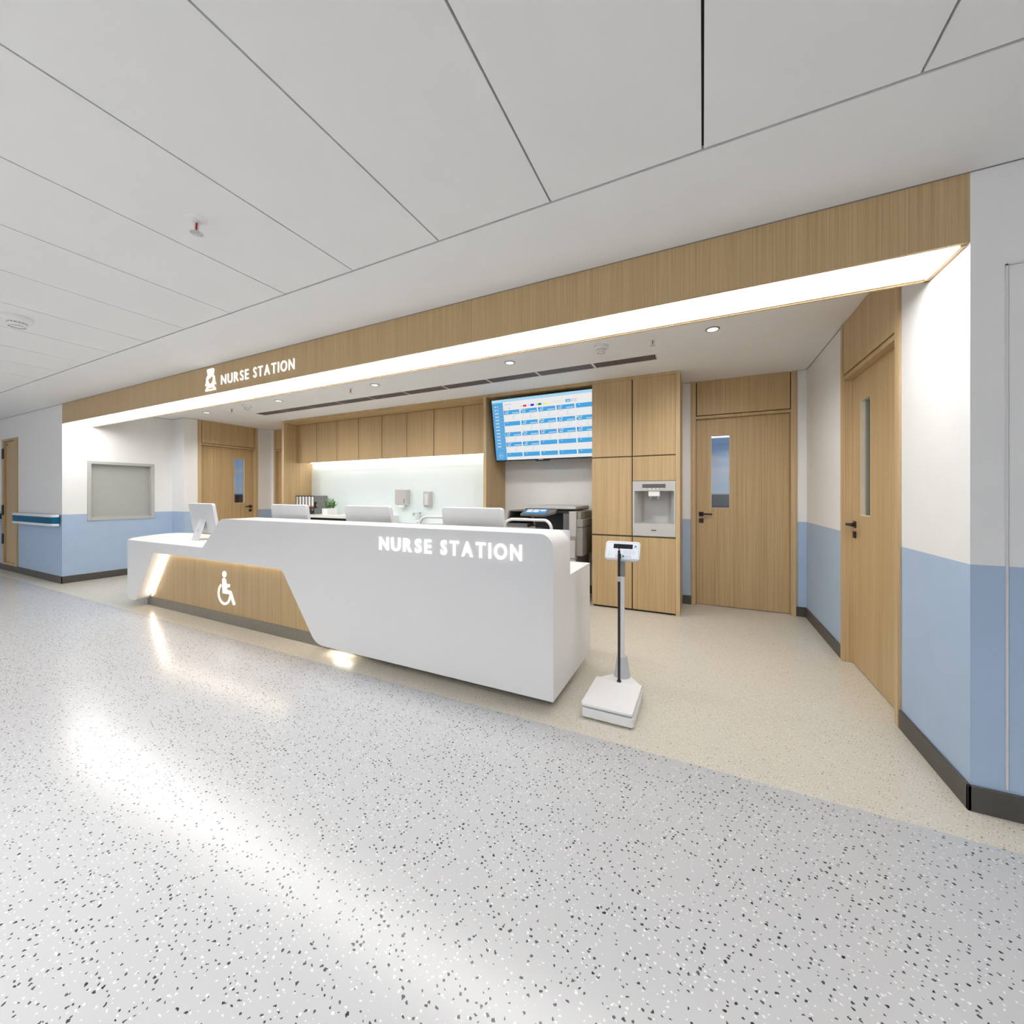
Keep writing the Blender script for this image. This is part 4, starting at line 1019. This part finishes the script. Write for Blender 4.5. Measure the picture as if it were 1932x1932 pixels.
# ------------------------------------------------------------------ ceiling fittings
# linear air vent: ten grilles in a row
vx0, vx1, vy0, vy1 = -6.325, -.377, 3.785, 3.928
N = 10; st = (vx1 - vx0) / N
vg = thing('ceiling_air_grille', 'dark slotted ceiling air grille', 'air vent', (vx0 + st / 2, 3.856, ZC), 'row of dark ceiling air grilles')
mb = MB()
for q in ((vx0 + .001, vx0 + .012, vy0, vy1), (vx0 + st - .012, vx0 + st - .001, vy0, vy1), (vx0, vx0 + st, vy0 - .012, vy0), (vx0, vx0 + st, vy1, vy1 + .012)): mb.box(*q, ZC - .003, ZC, 'ceiling')
mb.build('frame', vg)
mb = MB(); mb.box(vx0 + .012, vx0 + st - .012, vy0, vy1, ZC - .0015, ZC - .0005, 'vent'); mb.build('backing', vg)
mb = MB(); nsl = 34
for k in range(nsl):
    xs = vx0 + .016 + (st - .032) * k / (nsl - 1); mb.box(xs - .0035, xs + .0035, vy0, vy1, ZC - .006, ZC - .001, 'vent_slat')
mb.build('slats', vg)
where = ['at the left end of the row', 'second from the left end', 'third from the left end', 'fourth from the left end', 'fifth from the left end', 'fifth from the right end', 'fourth from the right end', 'third from the right end', 'second from the right end', 'at the right end of the row, above the tall cabinet']
vg['label'] = 'dark slotted ceiling air grille, ' + where[0]
for k in range(1, N): dup(vg, (vx0 + st * (k + .5), 3.856, ZC), 'dark slotted ceiling air grille, ' + where[k])

# downlights
dxs = [-6.94, -5.19, -3.435, -1.682, .069]
wl = ['by the left oak door', 'above the left end of the counter', 'above the middle of the counter', 'above the right end of the counter', 'nearest the right wall']
dlr = thing('downlight', 'round recessed ceiling downlight ' + wl[0], 'downlight', (dxs[0], 3.41, ZC), 'station ceiling downlights')
mb = MB(); mb.lathe([(.034, -.001), (.034, -.004), (.050, -.005), (.052, -.001)], 'downring', (dxs[0], 3.41, ZC), 24); mb.build('ring', dlr)
mb = MB(); mb.lathe([(.0, -.0042), (.040, -.0055)], 'beacon', (dxs[0], 3.41, ZC), 24); mb.build('lens', dlr)
for k in range(1, 5): dup(dlr, (dxs[k], 3.41, ZC), 'round recessed ceiling downlight ' + wl[k])

# smoke detectors
def smoke(loc, label):
    o = thing('smoke_detector', label, 'smoke detector', loc, 'ceiling smoke detectors')
    mb = MB(); mb.lathe([(.062, 0), (.062, -.012), (.056, -.022), (.046, -.030)], 'white_plastic', loc, 32); mb.build('base_plate', o)
    mb = MB(); mb.lathe([(.040, -.030), (.036, -.048), (.026, -.052), (.0, -.053)], 'white_plastic', loc, 32)
    for k in range(16):
        a = 2 * PI * k / 16; c, s = math.cos(a), math.sin(a)
        for r, z in ((.0385, -.040), (.030, -.0535)):
            p = Vector((loc[0] + r * c, loc[1] + r * s, loc[2] + z)); t = Vector((-s, c, 0)) * .0055; d = Vector((c * .004, s * .004, -.004)) if r < .035 else Vector((c * .001, s * .001, .005))
            mb.add([p - t, p + t, p + t + d, p - t + d], [(0, 1, 2, 3)], 'scale_grey')
    mb.build('sensor_head', o, recalc=False)
    return o
sk_ = smoke((-.788, 3.38, ZC), 'white round smoke detector in front of the ceiling grilles, above the wall screen')
dup(sk_, (-5.885, 3.40, ZC), 'white round smoke detector at the far left of the station ceiling')
dup(sk_, (-4.453, .985, ZC), 'white round smoke detector on the corridor ceiling panels at left').scale = (1.25, 1.25, 1.25)

# sprinklers
def sprinkler(loc, label):
    o = thing('fire_sprinkler', label, 'sprinkler', loc, 'ceiling fire sprinklers')
    X, Y, Z_ = loc
    mb = MB(); mb.lathe([(.036, 0), (.036, -.002), (.026, -.006), (.012, -.008), (.012, -.016)], 'white_plastic', loc, 24); mb.build('ceiling_rose', o)
    mb = MB()
    for s in (-1, 1): mb.tube([(X + s * .009, Y, Z_ - .014), (X + s * .012, Y, Z_ - .024), (X + s * .011, Y, Z_ - .042), (X + s * .003, Y, Z_ - .053)], .0022, 'sprink_metal', 6)
    mb.lathe([(.004, -.050), (.004, -.058)], 'sprink_metal', loc, 10); mb.build('yoke', o)
    mb = MB(); mb.lathe([(.0015, -.015), (.0035, -.018), (.0035, -.042), (.0015, -.048)], 'red_glass', loc, 12); mb.build('red_bulb', o)
    mb = MB()
    for k in range(12):
        a = 2 * PI * k / 12
        def pt(r, w): return (X + r * math.cos(a) - w * math.sin(a), Y + r * math.sin(a) + w * math.cos(a))
        mb.prism([pt(.004, -.001), pt(.012, -.0025), pt(.0215, -.0038), pt(.0235, 0), pt(.0215, .0038), pt(.012, .0025), pt(.004, .001)], 'z', Z_ - .0595, Z_ - .058, 'sprink_metal')
    mb.lathe([(.006, -.0605), (.006, -.057)], 'sprink_metal', loc, 12)
    mb.build('deflector', o)
    return o
s0 = sprinkler((-.369, 3.40, ZC), 'fire sprinkler with red bulb above the tall cabinet')
dup(s0, (-3.804, 3.39, ZC), 'fire sprinkler with red bulb over the middle of the station')
dup(s0, (-6.273, 3.41, ZC), 'fire sprinkler with red bulb at the far left of the station')
dup(s0, (-2.118, 1.0, ZC), 'fire sprinkler with red bulb on the corridor ceiling panels').scale = (1.15, 1.15, 1.15)

# ------------------------------------------------------------------ lights
def area(name, loc, sx, sy, power, col=(1, 1, 1), rot=(0, 0, 0)):
    l = bpy.data.lights.new(name, 'AREA'); l.shape = 'RECTANGLE'; l.size = sx; l.size_y = sy; l.energy = power; l.color = col
    l.spread = math.radians(125)
    o = bpy.data.objects.new(name, l); COL.objects.link(o); o.location = loc; o.rotation_euler = rot
    return o
for xx, pw in ((-12.5, 22), (-9.0, 28), (-5.5, 30), (-2.2, 34), (1.2, 32), (4.2, 14)):
    area('corridor_fill_light', (xx, -.55, 2.52), 1.6, .5, pw, (1, .995, .985))  # unseen area lights added to fill the corridor, no fixtures modelled
for xx in dxs:
    l = bpy.data.lights.new('downlight_lamp', 'SPOT'); l.energy = 54; l.spot_size = math.radians(132); l.spot_blend = 1.0; l.shadow_soft_size = .05; l.color = (1, .98, .96)
    o = bpy.data.objects.new('downlight_lamp', l); COL.objects.link(o); o.location = (xx, 3.41, ZC - .02); o.rotation_euler = (math.radians(24), 0, 0)

# ------------------------------------------------------------------ world: cloudy sky over dark ground
w = bpy.data.worlds.new('sky'); SC.world = w; w.use_nodes = True
nt = w.node_tree; nt.nodes.clear(); L = nt.links
out = nt.nodes.new('ShaderNodeOutputWorld'); bg = nt.nodes.new('ShaderNodeBackground'); L.new(bg.outputs[0], out.inputs[0])
tc = nt.nodes.new('ShaderNodeTexCoord'); sx = nt.nodes.new('ShaderNodeSeparateXYZ'); L.new(tc.outputs['Generated'], sx.inputs[0])
rp = nt.nodes.new('ShaderNodeValToRGB'); L.new(sx.outputs[2], rp.inputs[0])
els = rp.color_ramp.elements
els[0].position = 0.0; els[0].color = (.012, .016, .026, 1)
els[1].position = .001; els[1].color = (.42, .50, .60, 1)
e = els.new(.06); e.color = (.30, .42, .58, 1)
e = els.new(.15); e.color = (.10, .20, .40, 1)
e = els.new(.5); e.color = (.05, .12, .30, 1)
mp = nt.nodes.new('ShaderNodeMapping'); mp.inputs['Scale'].default_value = (1, 1, 3.2); L.new(tc.outputs['Generated'], mp.inputs[0])
cn = nt.nodes.new('ShaderNodeTexNoise'); cn.inputs['Scale'].default_value = 13; cn.inputs['Detail'].default_value = 6; L.new(mp.outputs[0], cn.inputs['Vector'])
cr = nt.nodes.new('ShaderNodeValToRGB'); cr.color_ramp.elements[0].position = .46; cr.color_ramp.elements[0].color = (0, 0, 0, 1); cr.color_ramp.elements[1].position = .62; cr.color_ramp.elements[1].color = (.8, .8, .8, 1)
L.new(cn.outputs[0], cr.inputs[0])
gt = nt.nodes.new('ShaderNodeMath'); gt.operation = 'GREATER_THAN'; gt.inputs[1].default_value = .004; L.new(sx.outputs[2], gt.inputs[0])
mu = nt.nodes.new('ShaderNodeMath'); mu.operation = 'MULTIPLY'; L.new(cr.outputs[0], mu.inputs[0]); L.new(gt.outputs[0], mu.inputs[1])
mx = nt.nodes.new('ShaderNodeMix'); mx.data_type = 'RGBA'; L.new(mu.outputs[0], mx.inputs['Factor']); L.new(rp.outputs[0], mx.inputs[6]); mx.inputs[7].default_value = (.50, .50, .54, 1)
L.new(mx.outputs[2], bg.inputs[0]); bg.inputs[1].default_value = .8

# ------------------------------------------------------------------ camera
cam = bpy.data.cameras.new('camera'); co = bpy.data.objects.new('camera', cam); COL.objects.link(co)
co.location = (0, 0, 1.25); co.rotation_euler = (math.radians(90), 0, math.radians(25.925))
cam.sensor_fit = 'HORIZONTAL'; cam.sensor_width = 36; cam.lens = 36 * 740.0 / 1932
cam.shift_y = -32.0 / 1932; cam.clip_start = .05; cam.clip_end = 200
SC.camera = co

SC.view_settings.view_transform = 'Standard'
SC.view_settings.look = 'None'
SC.view_settings.exposure = 0.2
SC.cycles.use_denoising = True
SC.cycles.max_bounces = 10; SC.cycles.diffuse_bounces = 6; SC.cycles.glossy_bounces = 4; SC.cycles.transparent_max_bounces = 12
SC.cycles.sample_clamp_indirect = 6.0
SC.cycles.caustics_reflective = False; SC.cycles.caustics_refractive = False
